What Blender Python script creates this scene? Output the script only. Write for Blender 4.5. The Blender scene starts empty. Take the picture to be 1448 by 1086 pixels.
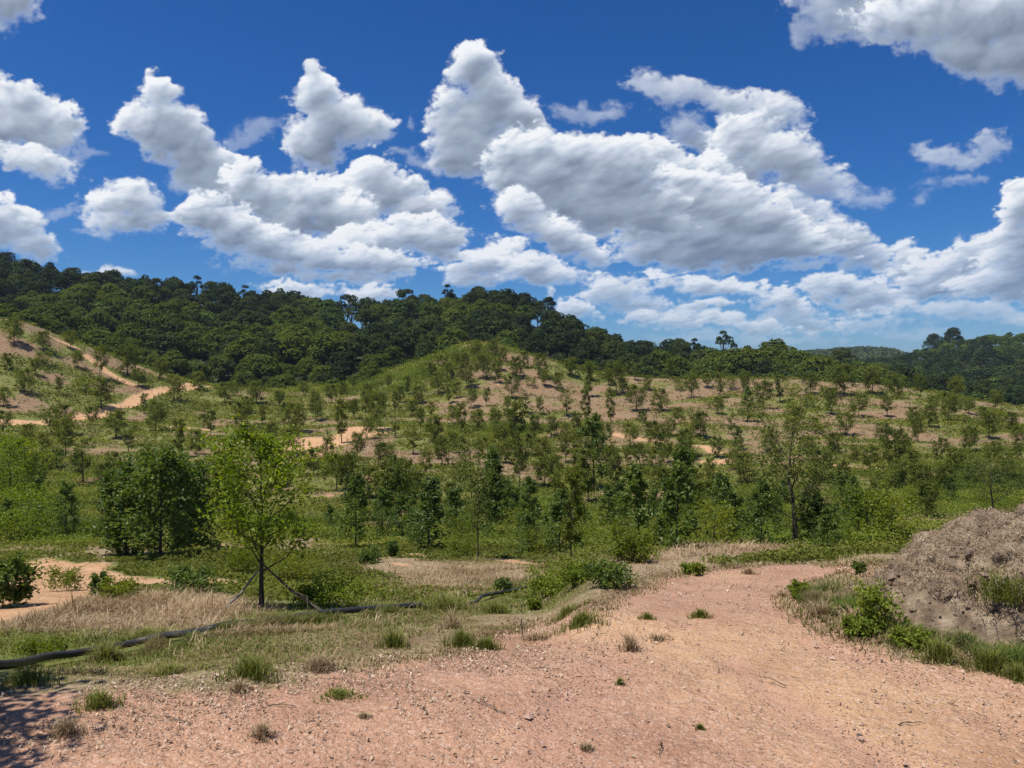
import bpy, math
import numpy as np

# ------------------------------------------------------------------ camera, sky, sun, exposure
scene = bpy.context.scene
F, CX, CY = 1094.0, 724.0, 543.0          # focal length and centre of the 1448 x 1086 picture
EYE = 1.6
cam = bpy.data.objects.new('camera', bpy.data.cameras.new('camera'))
scene.collection.objects.link(cam)
cam.location = (0, 0, EYE); cam.rotation_euler = (math.radians(90), 0, 0)
cam.data.sensor_width = 36; cam.data.lens = 36 * F / 1448
cam.data.clip_start = 0.05; cam.data.clip_end = 9000
scene.camera = cam

SUN_EL, SUN_AZ = math.radians(69), math.radians(-118)    # azimuth measured from +Y (view) clockwise
sv = (math.sin(SUN_AZ) * math.cos(SUN_EL), math.cos(SUN_AZ) * math.cos(SUN_EL), math.sin(SUN_EL))
sun = bpy.data.objects.new('sun', bpy.data.lights.new('sun', 'SUN'))
scene.collection.objects.link(sun)
sun.data.energy = 4.8; sun.data.angle = math.radians(0.55); sun.data.color = (1.0, 0.94, 0.84)
import mathutils
sun.rotation_euler = mathutils.Vector(sv).to_track_quat('Z', 'Y').to_euler()

scene.view_settings.view_transform = 'Standard'
scene.view_settings.look = 'None'
scene.view_settings.exposure = 0.4
scene.view_settings.gamma = 1.0
scene.render.engine = 'CYCLES'
cy = scene.cycles
cy.use_denoising = True
cy.max_bounces = 5; cy.diffuse_bounces = 2; cy.glossy_bounces = 2; cy.transmission_bounces = 2; cy.transparent_max_bounces = 4
cy.volume_bounces = 0; cy.caustics_reflective = False; cy.caustics_refractive = False

# ------------------------------------------------------------------ noise and clouds
def _hash(ix, iy, seed):
    h = (ix.astype(np.int64) * 374761393 + iy.astype(np.int64) * 668265263 + seed * 974634777) & 0xffffffff
    h = ((h ^ (h >> 13)) * 1274126177) & 0xffffffff
    return ((h ^ (h >> 16)) & 0xffff).astype(np.float32) / 65535.0

def vnoise(x, y, seed=0):
    """smooth value noise 0..1"""
    x0 = np.floor(x); y0 = np.floor(y)
    fx = (x - x0).astype(np.float32); fy = (y - y0).astype(np.float32)
    fx = fx * fx * fx * (fx * (fx * 6 - 15) + 10); fy = fy * fy * fy * (fy * (fy * 6 - 15) + 10)
    ix = x0.astype(np.int64); iy = y0.astype(np.int64)
    a = _hash(ix, iy, seed); b = _hash(ix + 1, iy, seed); c = _hash(ix, iy + 1, seed); d = _hash(ix + 1, iy + 1, seed)
    return a + (b - a) * fx + (c - a) * fy + (a - b - c + d) * fx * fy

def fbm(x, y, octaves=4, seed=0, gain=0.5):
    s = 0; w = 1.0; t = 0
    for i in range(octaves):
        s = s + w * vnoise(x * 2 ** i + 17.3 * i, y * 2 ** i - 9.1 * i, seed + i * 31); t += w; w *= gain
    return s / t

def worley(x, y, seed=0):
    """1 at cell seeds falling to 0 between them: round puffs"""
    ix = np.floor(x).astype(np.int64); iy = np.floor(y).astype(np.int64)
    best = np.full(x.shape, 9.0, np.float32)
    for dx in (-1, 0, 1):
        for dy in (-1, 0, 1):
            cx = ix + dx; cy = iy + dy
            px = cx + _hash(cx, cy, seed); py = cy + _hash(cx, cy, seed + 77)
            best = np.minimum(best, ((px - x) ** 2 + (py - y) ** 2).astype(np.float32))
    return 1.0 - np.minimum(best, 1.0)

# each cloud is a cluster of puffs: azimuth-plane x, height, half-width, half-height, tilt, body (1 thick .. 0.3 thin veil); far clouds first
CLOUDS = [
 [(868,412,36,20,0,.8),(900,432,60,20,5,.7)], [(960,450,80,14,3,.7)], [(1110,425,46,16,8,.8),(1130,452,60,14,8,.7)],
 [(1120,480,60,7,3,.4),(1010,475,90,8,0,.4)], [(1225,415,60,22,5,.85),(1190,400,50,16,0,.8)],[(1235,452,50,10,0,.55)], [(1340,440,100,18,0,.6),(1420,440,70,16,3,.6)],
 [(1300,472,60,8,0,.35)], [(1050,458,70,10,5,.75)], [(1000,430,44,8,0,.9)],
 [(812,442,34,13,10,.8)],[(775,416,8,10,0,.7)], [(415,411,50,12,4,.85),(520,414,40,13,8,.85)],[(155,382,30,9,5,.7)],
 [(1010,402,80,14,3,1)],
 [(1292,355,20,14,0,1),(1300,382,52,22,5,.85)], [(1345,395,80,28,0,.85),(1370,362,36,24,-20,1),(1410,348,36,26,-20,1)],
 [(1444,290,28,32,0,1),(1450,350,56,46,0,1),(1430,400,80,26,0,.9)],
 [(845,155,52,13,0,.45),(815,158,20,14,0,.35)],
 [(930,120,42,18,15,.6),(985,130,50,20,15,.6),(1040,148,48,22,10,.7),(1095,165,42,30,10,.7),(975,180,34,22,20,.55),(1005,208,50,28,10,.75)],
 [(1070,205,66,42,10,.85),(1120,235,62,32,15,.8),(1175,262,50,20,20,.6),(1235,278,44,15,5,.4),(1040,240,50,30,0,.8)],
 [(1150,325,60,26,10,.85),(1180,342,70,22,10,.8),(1220,362,46,18,10,.65),(1130,290,46,20,10,.65)],
 [(668,80,22,22,0,1),(688,108,36,24,20,1),(650,140,32,26,0,1),(680,160,56,40,10,1),(735,165,40,30,25,1),(768,190,28,22,30,1),(640,190,38,36,0,1),(700,215,64,40,0,1),(655,232,38,22,0,.9)],
 [(360,186,40,15,-12,.34),(325,205,20,12,-30,.33)], [(580,225,26,10,30,.35),(610,240,24,9,30,.35)],[(580,165,6,14,10,.3),(605,140,4,7,10,.3)],
 [(930,235,56,28,0,1),(985,250,50,30,10,1),(890,215,40,20,0,1)],
 [(1000,285,70,40,15,1),(1060,305,80,36,15,1),(960,300,70,40,0,1),(1040,340,120,32,5,1),(1110,345,60,22,5,1),(960,350,90,30,5,1)],
 [(745,225,46,36,0,1),(800,218,50,30,0,1),(770,260,76,40,5,1),(865,222,52,28,5,1),(850,255,88,42,8,1),(830,292,100,36,5,1),(900,300,70,30,5,1)],
 [(730,292,28,28,0,.8),(838,352,30,16,40,.7),(790,330,60,20,30,.8)],
 [(700,365,54,30,0,.9),(660,385,30,18,0,.8)], [(750,378,54,22,10,.9),(790,388,40,14,10,.7)],
 [(434,105,14,18,10,.8),(436,140,30,26,0,1),(480,172,56,34,8,1),(450,205,50,32,0,1),(530,175,22,20,0,.8)],
 [(222,128,24,22,0,1),(190,160,30,22,0,.8),(245,165,40,32,40,1),(215,195,36,24,30,.9),(270,205,44,34,40,1),(300,235,42,28,35,1),(262,245,34,24,20,.9),(320,270,60,34,25,1)],
 [(525,245,34,26,0,1),(560,285,56,30,5,1),(612,290,28,18,0,.9),(500,280,50,30,0,1)],
 [(345,248,26,18,0,1),(370,275,46,26,10,1),(430,280,56,30,10,1),(480,310,70,34,10,1),(420,315,80,30,8,1)],
 [(580,330,66,24,5,1),(620,345,40,18,0,1),(520,340,70,22,0,1)],
 [(275,300,36,24,0,1),(320,325,66,30,15,1),(400,350,90,26,10,1),(480,372,110,20,0,1),(440,388,90,10,4,.8),(550,375,40,12,0,.8)],
 [(172,285,40,26,0,1),(185,308,58,20,5,.9),(142,312,36,12,0,.7),(86,302,22,9,-20,.4)],
 [(15,322,44,30,20,1),(45,350,36,18,20,.9),(-50,330,70,45,0,1)],
 [(20,165,80,44,10,1),(65,190,46,34,30,1),(118,208,24,9,20,.35),(-60,170,80,50,0,1)], [(40,228,54,20,20,.8)],
 [(15,2,50,32,0,.8),(-60,-30,90,50,0,.9)],
 [(1170,5,56,30,20,.65),(1140,45,26,18,-20,.45),(1210,35,60,30,10,.7),(1260,-20,130,50,0,.95)],
 [(1290,40,80,38,12,.85),(1370,70,80,36,15,.9),(1440,85,70,36,5,.9),(1400,20,120,50,0,.95),(1550,60,110,60,0,1)],
 [(1322,212,36,15,0,.5),(1362,222,48,14,-5,.5),(1400,195,28,19,0,.5)],[(1345,256,44,13,-5,.36),(1310,280,16,10,-40,.3)],
 [(1640,330,110,70,0,1),(1760,250,90,50,0,1),(1560,400,90,30,0,.9)],[(1850,380,160,60,0,1)],[(-200,300,110,60,0,1),(-330,200,120,60,0,1)],
 [(-220,390,120,26,0,.9),(-450,340,110,60,0,1)],[(2000,150,120,70,0,1)],[(-140,60,60,30,0,.5)],
 [(300,-120,120,60,0,1)],[(700,-90,90,40,0,.8)],[(480,-240,150,70,0,1)],[(1050,-230,170,80,0,1)],[(1600,-200,160,80,0,1)],[(-100,-230,160,90,0,1)],[(1700,60,70,40,0,.6)],
]
def smooth(a, b, x):
    t = np.clip((x - a) / (b - a), 0, 1); return t * t * (3 - 2 * t)

def blur(a, k):
    for ax in (0, 1):
        for _ in range(2):
            c = np.cumsum(np.concatenate([np.repeat(np.take(a, [0], ax), k + 1, ax), a, np.repeat(np.take(a, [-1], ax), k, ax)], ax), ax, dtype=np.float64)
            n = a.shape[ax]
            hi = np.take(c, range(2 * k + 1, 2 * k + 1 + n), ax); lo = np.take(c, range(0, n), ax)
            a = ((hi - lo) / (2 * k + 1)).astype(np.float32)
    return a

def cloud_map(W, H, az0, az1, t0, t1, F=1094.0, CX=724.0, CY=543.0, seed=3):
    """cover (0..1) and brightness of a sky of fair-weather cumulus on an azimuth x tan(elevation) map, row 0 on top"""
    az = np.linspace(az0, az1, W, dtype=np.float32); te = np.linspace(t1, t0, H, dtype=np.float32)
    A, TE = np.meshgrid(az, te)
    PX = (CX + F * np.tan(A)).astype(np.float32); PY = (CY - F * TE / np.cos(A)).astype(np.float32)
    ppx = F * (az1 - az0) / W
    per = 1.0 + 1.3 * np.clip(PY / 500, 0, 1.1) ** 2      # puffs look smaller towards the horizon
    w1 = fbm(PX / 64, PY / 56, 4, seed) - .5; w2 = fbm(PX / 64, PY / 56, 4, seed + 50) - .5
    w3 = fbm(PX / 15, PY / 13, 3, seed + 70) - .5; w4 = fbm(PX / 15, PY / 13, 3, seed + 90) - .5
    X = PX + 44 * w1 / per ** .5 + 10 * w3; Y = PY + 38 * w2 / per ** .5 + 10 * w4
    nx = PX + 14 * w1 + 7 * w3; ny = PY + 14 * w2 + 7 * w4
    puff = 0; wt = 0; wgt = 1.0; big = 0
    for i, L in enumerate((58, 31, 17, 9, 5)):
        wv = worley(nx * per ** .6 / L + 3 * i, ny * per ** .9 / (L * .92), 11 + i * 5)
        puff = puff + wgt * wv; wt += wgt; wgt *= .56
        if i < 3: big = big + wv * (.5, .3, .2)[i]
    puff = puff / wt - .62; big = big - .62
    c1 = worley(nx * per ** .6 / 24 + 40, ny * per ** .9 / 21, 91); c2 = worley(nx * per ** .6 / 12 + 9, ny * per ** .9 / 11, 95)
    crease = .6 * c1 + .4 * c2 - .62
    fray = fbm((PX + 6 * w3) / 6, (PY + 6 * w4) / 5.5, 4, seed + 600, .65) - .5
    tear = fbm((PX + PY * .35) / 24, (PY - PX * .15) / 13, 5, seed + 650, .6) - .5
    fine = fbm(PX / 9, PY / 8, 4, seed + 200, .6) - .5
    wisp = fbm((PX + PY * .25) / 36, (PY - PX * .1) / 17, 5, seed + 300, .6) - .5
    veil = fbm(PX / 40, PY / 30, 4, seed + 400) - .5
    LUM = np.full(PX.shape, .9, np.float32); COV = np.zeros(PX.shape, np.float32)
    for cl in CLOUDS:
        cx0 = min(c[0] - 1.7 * max(c[2], c[3]) for c in cl) - 40; cx1 = max(c[0] + 1.7 * max(c[2], c[3]) for c in cl) + 40
        cy0 = min(c[1] - 1.7 * max(c[3], c[2] * .6) for c in cl) - 40; cy1 = max(c[1] + 1.7 * max(c[3], c[2] * .6) for c in cl) + 40
        c0, c1 = np.searchsorted(PX[0], [cx0, cx1])
        if c1 - c0 < 8: continue
        rows = np.where(((PY[:, c0:c1] > cy0) & (PY[:, c0:c1] < cy1)).any(1))[0]
        if len(rows) < 8: continue
        sl = (slice(rows[0], rows[-1] + 1), slice(c0, c1))
        x, y = X[sl], Y[sl]
        m = np.full(x.shape, -1.2, np.float32); body = np.zeros(x.shape, np.float32); bw = np.full(x.shape, 1e-6, np.float32)
        for cx, cy, rx, ry, rot, w in cl:
            c, s = np.cos(np.radians(rot)), np.sin(np.radians(rot))
            dx = x - cx; dy = y - cy
            a = (dx * c + dy * s) / (rx * 1.10); b = (-dx * s + dy * c) / (ry * 1.10)
            q = (1 - np.sqrt(a * a + b * b)) * min(1.0, (min(rx, ry) / 30.0) ** .5)
            k = np.exp(np.clip(q * 7, -12, 12)); bw += k; body += k * w
            m = np.maximum(m, q) + 0.10 * np.exp(-((m - q) * 5) ** 2) * (q > -.4)
        body = body / bw
        D = m + puff[sl] * (.80 * body + .20) + wisp[sl] * (1.5 - 1.15 * body) * .8 + fine[sl] * (.24 - .08 * body) + fray[sl] * .27 + tear[sl] * .42 - .03
        T = np.clip(D, 0, .8) ** .7 * body
        h, w_ = T.shape
        tau = np.zeros_like(T); step = 4.0 / ppx; g = 1.0
        for k in range(1, 34):
            sy = int(round(k * step)); sx = int(round(k * step * .28))
            if sy >= h or sx >= w_: break
            tau[sy:, sx:] += T[:h - sy, :w_ - sx] * g; g *= .975
        tau = blur(tau, 8)
        lit = np.exp(-tau * .19)
        soft = .30 + .42 * (1 - body) + .42 * (1 - lit) + .12 * np.clip(veil[sl] * 4, -.6, 1.5)
        cover = smooth(0, soft, D + .035 + .05 * (1 - lit)) * (.30 + .70 * smooth(.25, .85, body))
        hgt = np.clip(m + .3, 0, 1.3) * .35 + puff[sl] * .9 + veil[sl] * .35
        sunx, suny = .45, .9
        gy, gx = np.gradient(blur(hgt, 2)); r1 = np.tanh((gy * suny + gx * sunx) / ppx * 20)
        gy, gx = np.gradient(blur(hgt, 6)); r2 = np.tanh((gy * suny + gx * sunx) / ppx * 50)
        gy, gx = np.gradient(blur(hgt, 13)); r3 = np.tanh((gy * suny + gx * sunx) / ppx * 100)
        rel = .045 * r1 + .075 * r2 + .105 * r3
        lum = .575 + .385 * lit * (.8 + .5 * crease[sl]) + .11 * crease[sl] * (.4 + .6 * lit) + rel * 1.05 * (.40 + .60 * lit) * (.3 + .7 * body) + .14 * veil[sl] + .10 * big[sl]
        lum = lum + .09 * (1 - smooth(0, .5, D)) * body - .05 * (1 - body)
        LUM[sl] = LUM[sl] * (1 - cover) + lum * cover
        COV[sl] = 1 - (1 - COV[sl]) * (1 - cover)
    return COV, np.clip(LUM, .40, 1.05)


world = bpy.data.worlds.new('World'); scene.world = world
world.use_nodes = True
def build_world():
    nt = world.node_tree; N = nt.nodes; L = nt.links; N.clear()
    W, H = 2300, 1150; A0, A1, T0, T1 = -.87, .87, -.02, .75
    cov, lum = cloud_map(W, H, A0, A1, T0, T1)
    img = bpy.data.images.new('cloud_field', W, H, alpha=False, float_buffer=True)
    img.colorspace_settings.name = 'Non-Color'
    px = np.ones((H, W, 4), np.float32); px[..., 0] = cov[::-1]; px[..., 1] = lum[::-1]; px[..., 2] = 0
    img.pixels.foreach_set(px.ravel()); img.update(); img.pack()
    def m(op, a, b=None, c=None):
        n = N.new('ShaderNodeMath'); n.operation = op
        for i, v in enumerate((a, b, c)):
            if v is None: continue
            if isinstance(v, (int, float)): n.inputs[i].default_value = v
            else: L.new(v, n.inputs[i])
        return n.outputs[0]
    tc = N.new('ShaderNodeTexCoord'); sp = N.new('ShaderNodeSeparateXYZ'); L.new(tc.outputs['Generated'], sp.inputs[0])
    x, y, z = sp.outputs
    az = m('ARCTAN2', x, y)
    te = m('DIVIDE', z, m('SQRT', m('ADD', m('ADD', m('MULTIPLY', x, x), m('MULTIPLY', y, y)), 1e-5)))
    u = m('DIVIDE', m('SUBTRACT', az, A0), A1 - A0); v = m('DIVIDE', m('SUBTRACT', te, T0), T1 - T0)
    cb = N.new('ShaderNodeCombineXYZ'); L.new(u, cb.inputs[0]); L.new(v, cb.inputs[1])
    im = N.new('ShaderNodeTexImage'); im.image = img; im.interpolation = 'Cubic'; im.extension = 'MIRROR'; L.new(cb.outputs[0], im.inputs[0])
    ss = N.new('ShaderNodeSeparateColor'); L.new(im.outputs[0], ss.inputs[0])
    fade = m('SUBTRACT', 1.0, m('SMOOTHSTEP', te, .78, 1.2) if False else m('MULTIPLY', m('GREATER_THAN', te, .74), 1.0))
    cover = m('MULTIPLY', m('MULTIPLY', ss.outputs[0], fade), m('GREATER_THAN', te, -.015))
    sky = N.new('ShaderNodeTexSky'); sky.sky_type = 'NISHITA'; sky.sun_disc = False
    sky.sun_elevation = SUN_EL; sky.sun_rotation = SUN_AZ
    sky.air_density = 1.0; sky.dust_density = 0.3; sky.ozone_density = 2.2; sky.altitude = 100
    hs = N.new('ShaderNodeHueSaturation'); hs.inputs['Saturation'].default_value = 1.26; hs.inputs['Value'].default_value = .88
    L.new(sky.outputs[0], hs.inputs['Color'])
    sc = N.new('ShaderNodeSeparateColor'); L.new(hs.outputs[0], sc.inputs[0]); cc = N.new('ShaderNodeCombineColor')
    # deepen the blue the way the phone picture does: one power curve per channel of the sky model
    for i, (k, p) in enumerate(((.50, 1.50), (.59, 1.14), (.90, 1.12))):
        L.new(m('MULTIPLY', m('POWER', m('MULTIPLY', sc.outputs[i], .1), p), k * 10), cc.inputs[i])
    cr = N.new('ShaderNodeValToRGB'); L.new(ss.outputs[1], cr.inputs[0])          # cloud brightness to colour, in sky units
    e = cr.color_ramp.elements
    e[0].position = .40; e[0].color = (.135, .175, .25, 1); e[1].position = 1.0; e[1].color = (.93, .95, .98, 1)
    for p, c in ((.55, (.20, .25, .345, 1)), (.70, (.37, .44, .555, 1)), (.85, (.62, .69, .80, 1))):
        k = e.new(p); k.color = c
    gain = N.new('ShaderNodeVectorMath'); gain.operation = 'SCALE'; L.new(cr.outputs[0], gain.inputs[0]); gain.inputs['Scale'].default_value = 7.5
    # air between the eye and far clouds: they pale into the sky towards the horizon
    mx = N.new('ShaderNodeMix'); mx.data_type = 'RGBA'
    hz = m('MULTIPLY', m('SUBTRACT', 1.0, m('MINIMUM', m('MULTIPLY', m('ABSOLUTE', te), 5.0), 1.0)), .45)
    L.new(m('MULTIPLY', cover, m('SUBTRACT', 1.0, hz)), mx.inputs[0]); L.new(cc.outputs[0], mx.inputs[6]); L.new(gain.outputs[0], mx.inputs[7])
    bg = N.new('ShaderNodeBackground'); bg.inputs['Strength'].default_value = .1; L.new(mx.outputs[2], bg.inputs[0])
    out = N.new('ShaderNodeOutputWorld'); L.new(bg.outputs[0], out.inputs[0])
build_world()
world.cycles.sampling_method = 'MANUAL'; world.cycles.sample_map_resolution = 512
# ------------------------------------------------------------------ helpers
C = scene.collection
def link(name, me, mats, parent=None):
    o = bpy.data.objects.new(name, me); C.objects.link(o)
    if me is not None and not me.materials:
        for m in (mats if isinstance(mats, (list, tuple)) else [mats]): me.materials.append(m)
    if parent is not None: o.parent = parent
    return o
def tag(o, label=None, category=None, group=None, kind=None):
    if label: o['label'] = label
    if category: o['category'] = category
    if group: o['group'] = group
    if kind: o['kind'] = kind
    return o
def empty(name, loc, rz=0, s=1.0):
    o = bpy.data.objects.new(name, None); C.objects.link(o); o.empty_display_size = .1
    o.location = loc; o.rotation_euler = (0, 0, rz); o.scale = (s, s, s); return o
def mesh_np(name, V, faces, attrs=None, smooth=False):
    """V (n,3); faces: list of int arrays (k, m); attrs: name -> per-vertex floats"""
    me = bpy.data.meshes.new(name)
    V = np.asarray(V, np.float32); me.vertices.add(len(V)); me.vertices.foreach_set('co', V.ravel())
    faces = [np.asarray(f, np.int32) for f in faces if len(f)]
    nl = sum(f.size for f in faces); nf = sum(len(f) for f in faces)
    me.loops.add(nl); me.polygons.add(nf)
    me.loops.foreach_set('vertex_index', np.concatenate([f.ravel() for f in faces]))
    tot = np.concatenate([np.full(len(f), f.shape[1], np.int32) for f in faces])
    st = np.concatenate([[0], np.cumsum(tot)[:-1]]).astype(np.int32)
    me.polygons.foreach_set('loop_start', st)
    me.polygons.foreach_set('use_smooth', np.full(nf, smooth))
    for k, a in (attrs or {}).items():
        at = me.attributes.new(k, 'FLOAT', 'POINT'); at.data.foreach_set('value', np.asarray(a, np.float32))
    me.update(calc_edges=True); me.validate()
    return me
def merge(parts):
    """parts: (V, [faces], attrs) -> one"""
    Vs, fs, at, n = [], {}, {}, 0
    for V, faces, a in parts:
        if len(V) == 0: continue
        Vs.append(V)
        for f in faces:
            if len(f): fs.setdefault(f.shape[1], []).append(np.asarray(f) + n)
        for k, v in a.items(): at.setdefault(k, []).append(v)
        n += len(V)
    return np.concatenate(Vs), [np.concatenate(v) for v in fs.values()], {k: np.concatenate(v) for k, v in at.items()}

# ------------------------------------------------------------------ materials
def material(name):
    m = bpy.data.materials.new(name); m.use_nodes = True; nt = m.node_tree; nt.nodes.clear()
    return m, nt, nt.nodes, nt.links
def ramp(N, L, fac, stops):
    r = N.new('ShaderNodeValToRGB'); e = r.color_ramp.elements
    e[0].position, e[0].color = stops[0][0], (*stops[0][1], 1); e[1].position, e[1].color = stops[-1][0], (*stops[-1][1], 1)
    for p, c in stops[1:-1]: k = e.new(p); k.color = (*c, 1)
    L.new(fac, r.inputs[0]); return r.outputs[0]
def noise(N, L, scale, detail=5, rough=.6, vec=None, dist=0):
    n = N.new('ShaderNodeTexNoise'); n.inputs['Scale'].default_value = scale; n.inputs['Detail'].default_value = detail
    n.inputs['Roughness'].default_value = rough; n.inputs['Distortion'].default_value = dist
    if vec is not None: L.new(vec, n.inputs['Vector'])
    return n.outputs[0]
def mixc(N, L, fac, a, b, mode='MIX'):
    m = N.new('ShaderNodeMix'); m.data_type = 'RGBA'; m.blend_type = mode
    for i, v in ((0, fac), (6, a), (7, b)):
        if isinstance(v, (int, float)): m.inputs[i].default_value = v
        elif isinstance(v, tuple): m.inputs[i].default_value = (*v, 1)
        else: L.new(v, m.inputs[i])
    return m.outputs[2]
def mth(N, L, op, a, b=None, clamp=False):
    n = N.new('ShaderNodeMath'); n.operation = op; n.use_clamp = clamp
    for i, v in enumerate((a, b)):
        if v is None: continue
        if isinstance(v, (int, float)): n.inputs[i].default_value = v
        else: L.new(v, n.inputs[i])
    return n.outputs[0]
def attr(N, name):
    a = N.new('ShaderNodeAttribute'); a.attribute_name = name; return a.outputs['Fac']

def leaf_material(name, dark, mid, light, trans=.35, gloss=.10, rough=.45, objvar=.5):
    """leaves: colour varies leaf by leaf (tint) and plant by plant"""
    m, nt, N, L = material(name)
    t = attr(N, 'tint')
    oi = N.new('ShaderNodeObjectInfo').outputs['Random']
    f = mth(N, L, 'ADD', mth(N, L, 'MULTIPLY', t, 1 - objvar * .6), mth(N, L, 'MULTIPLY', oi, objvar * .6))
    col = ramp(N, L, f, [(.0, dark), (.5, mid), (1.0, light)])
    d = N.new('ShaderNodeBsdfDiffuse'); L.new(col, d.inputs[0])
    tr = N.new('ShaderNodeBsdfTranslucent')
    hs = N.new('ShaderNodeHueSaturation'); hs.inputs['Saturation'].default_value = 1.15; hs.inputs['Value'].default_value = 1.3; L.new(col, hs.inputs['Color']); L.new(hs.outputs[0], tr.inputs[0])
    mx = N.new('ShaderNodeMixShader'); mx.inputs[0].default_value = trans; L.new(d.outputs[0], mx.inputs[1]); L.new(tr.outputs[0], mx.inputs[2])
    o = N.new('ShaderNodeOutputMaterial')
    if gloss > 0:
        g = N.new('ShaderNodeBsdfGlossy'); g.inputs['Roughness'].default_value = .55; g.inputs[0].default_value = (.8, .85, .8, 1)
        m2 = N.new('ShaderNodeMixShader'); m2.inputs[0].default_value = gloss * .14; L.new(mx.outputs[0], m2.inputs[1]); L.new(g.outputs[0], m2.inputs[2])
        L.new(m2.outputs[0], o.inputs[0])
    else: L.new(mx.outputs[0], o.inputs[0])
    return m
def plain(name, stops, scale=20, rough=.85, bump=.3, bscale=60, stretch=None):
    m, nt, N, L = material(name)
    tc = N.new('ShaderNodeTexCoord'); vec = tc.outputs['Object']
    if stretch:
        mp = N.new('ShaderNodeMapping'); mp.inputs['Scale'].default_value = stretch; L.new(vec, mp.inputs[0]); vec = mp.outputs[0]
    col = ramp(N, L, noise(N, L, scale, 6, .65, vec), stops)
    b = N.new('ShaderNodeBsdfPrincipled'); L.new(col, b.inputs['Base Color']); b.inputs['Roughness'].default_value = rough
    b.inputs['Specular IOR Level'].default_value = .25
    bp = N.new('ShaderNodeBump'); bp.inputs['Strength'].default_value = bump; bp.inputs['Distance'].default_value = .02
    L.new(noise(N, L, bscale, 5, .7, vec), bp.inputs['Height']); L.new(bp.outputs[0], b.inputs['Normal'])
    o = N.new('ShaderNodeOutputMaterial'); L.new(b.outputs[0], o.inputs[0]); return m

M = {}
M['forest'] = leaf_material('forest_leaves', (0.018, 0.030, 0.009), (0.038, 0.056, 0.013), (0.083, 0.104, 0.021), .22, .08, objvar=1.3)
M['forest_light'] = leaf_material('young_forest_leaves', (0.051, 0.072, 0.012), (0.087, 0.118, 0.017), (0.149, 0.172, 0.026), .3, .06, objvar=.8)
M['orchard'] = leaf_material('orchard_leaves', (0.072, 0.092, 0.017), (0.137, 0.162, 0.028), (0.224, 0.240, 0.048), .45, .12, objvar=.8)
M['teak'] = leaf_material('broad_leaves', (0.054, 0.092, 0.016), (0.099, 0.150, 0.026), (0.201, 0.240, 0.045), .44, .22, .35, objvar=.5)
M['olive'] = leaf_material('yellow_green_leaves', (.10, .15, .014), (.19, .25, .022), (.31, .36, .035), .46, .15, objvar=.2)
M['sparse'] = leaf_material('dusty_olive_leaves', (.070, .090, .022), (.125, .152, .034), (.20, .22, .05), .42, .1, objvar=.4)
M['bush'] = leaf_material('bush_leaves', (0.089, 0.120, 0.016), (0.162, 0.195, 0.025), (0.264, 0.280, 0.040), .45, .12, objvar=.9)
M['cover'] = leaf_material('ground_cover_leaves', (0.101, 0.115, 0.024), (0.163, 0.183, 0.034), (0.281, 0.275, 0.067), .3, .05, objvar=0)
M['weed'] = leaf_material('weed_leaves', (0.099, 0.140, 0.020), (0.176, 0.220, 0.030), (0.275, 0.310, 0.050), .4, .08, objvar=.3)
M['mound_litter'] = leaf_material('mound_litter', (.09, .060, .036), (.26, .185, .12), (.52, .41, .29), .1, .03, objvar=0)
M['grass'] = leaf_material('grass_blades', (0.083, 0.105, 0.022), (0.143, 0.165, 0.034), (0.242, 0.235, 0.075), .35, .06, objvar=.4)
M['straw'] = leaf_material('dry_grass_blades', (.17, .115, .062), (.33, .24, .145), (.50, .39, .26), .25, .05, objvar=.1)
M['litter'] = leaf_material('dead_leaves', (.16, .10, .065), (.36, .25, .17), (.60, .48, .36), .1, .05, objvar=0)
M['bark'] = plain('bark', [(.25, (.05, .038, .028)), (.55, (.12, .095, .07)), (.8, (.22, .18, .14))], 9, .9, .5, 30, (1, 1, .25))
M['bark_dark'] = plain('dark_bark', [(.25, (.03, .024, .018)), (.6, (.075, .06, .045)), (.85, (.14, .115, .09))], 9, .9, .5, 30, (1, 1, .25))
M['bark_pale'] = plain('pale_bark', [(.25, (.12, .10, .08)), (.6, (.24, .21, .17)), (.85, (.36, .32, .27))], 9, .9, .5, 30, (1, 1, .25))
M['pipe'] = plain('black_pipe', [(.35, (.018, .018, .020)), (.6, (.036, .036, .038)), (.78, (.15, .12, .09))], 5, .45, .1, 40)
M['stone'] = plain('pebbles', [(.3, (.26, .16, .12)), (.55, (.42, .28, .22)), (.8, (.60, .46, .37))], 3.1, .9, .2, 60)
M['stone_dark'] = plain('dark_pebbles', [(.3, (.05, .04, .035)), (.7, (.13, .10, .085))], 3.1, .9, .2, 60)

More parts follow.
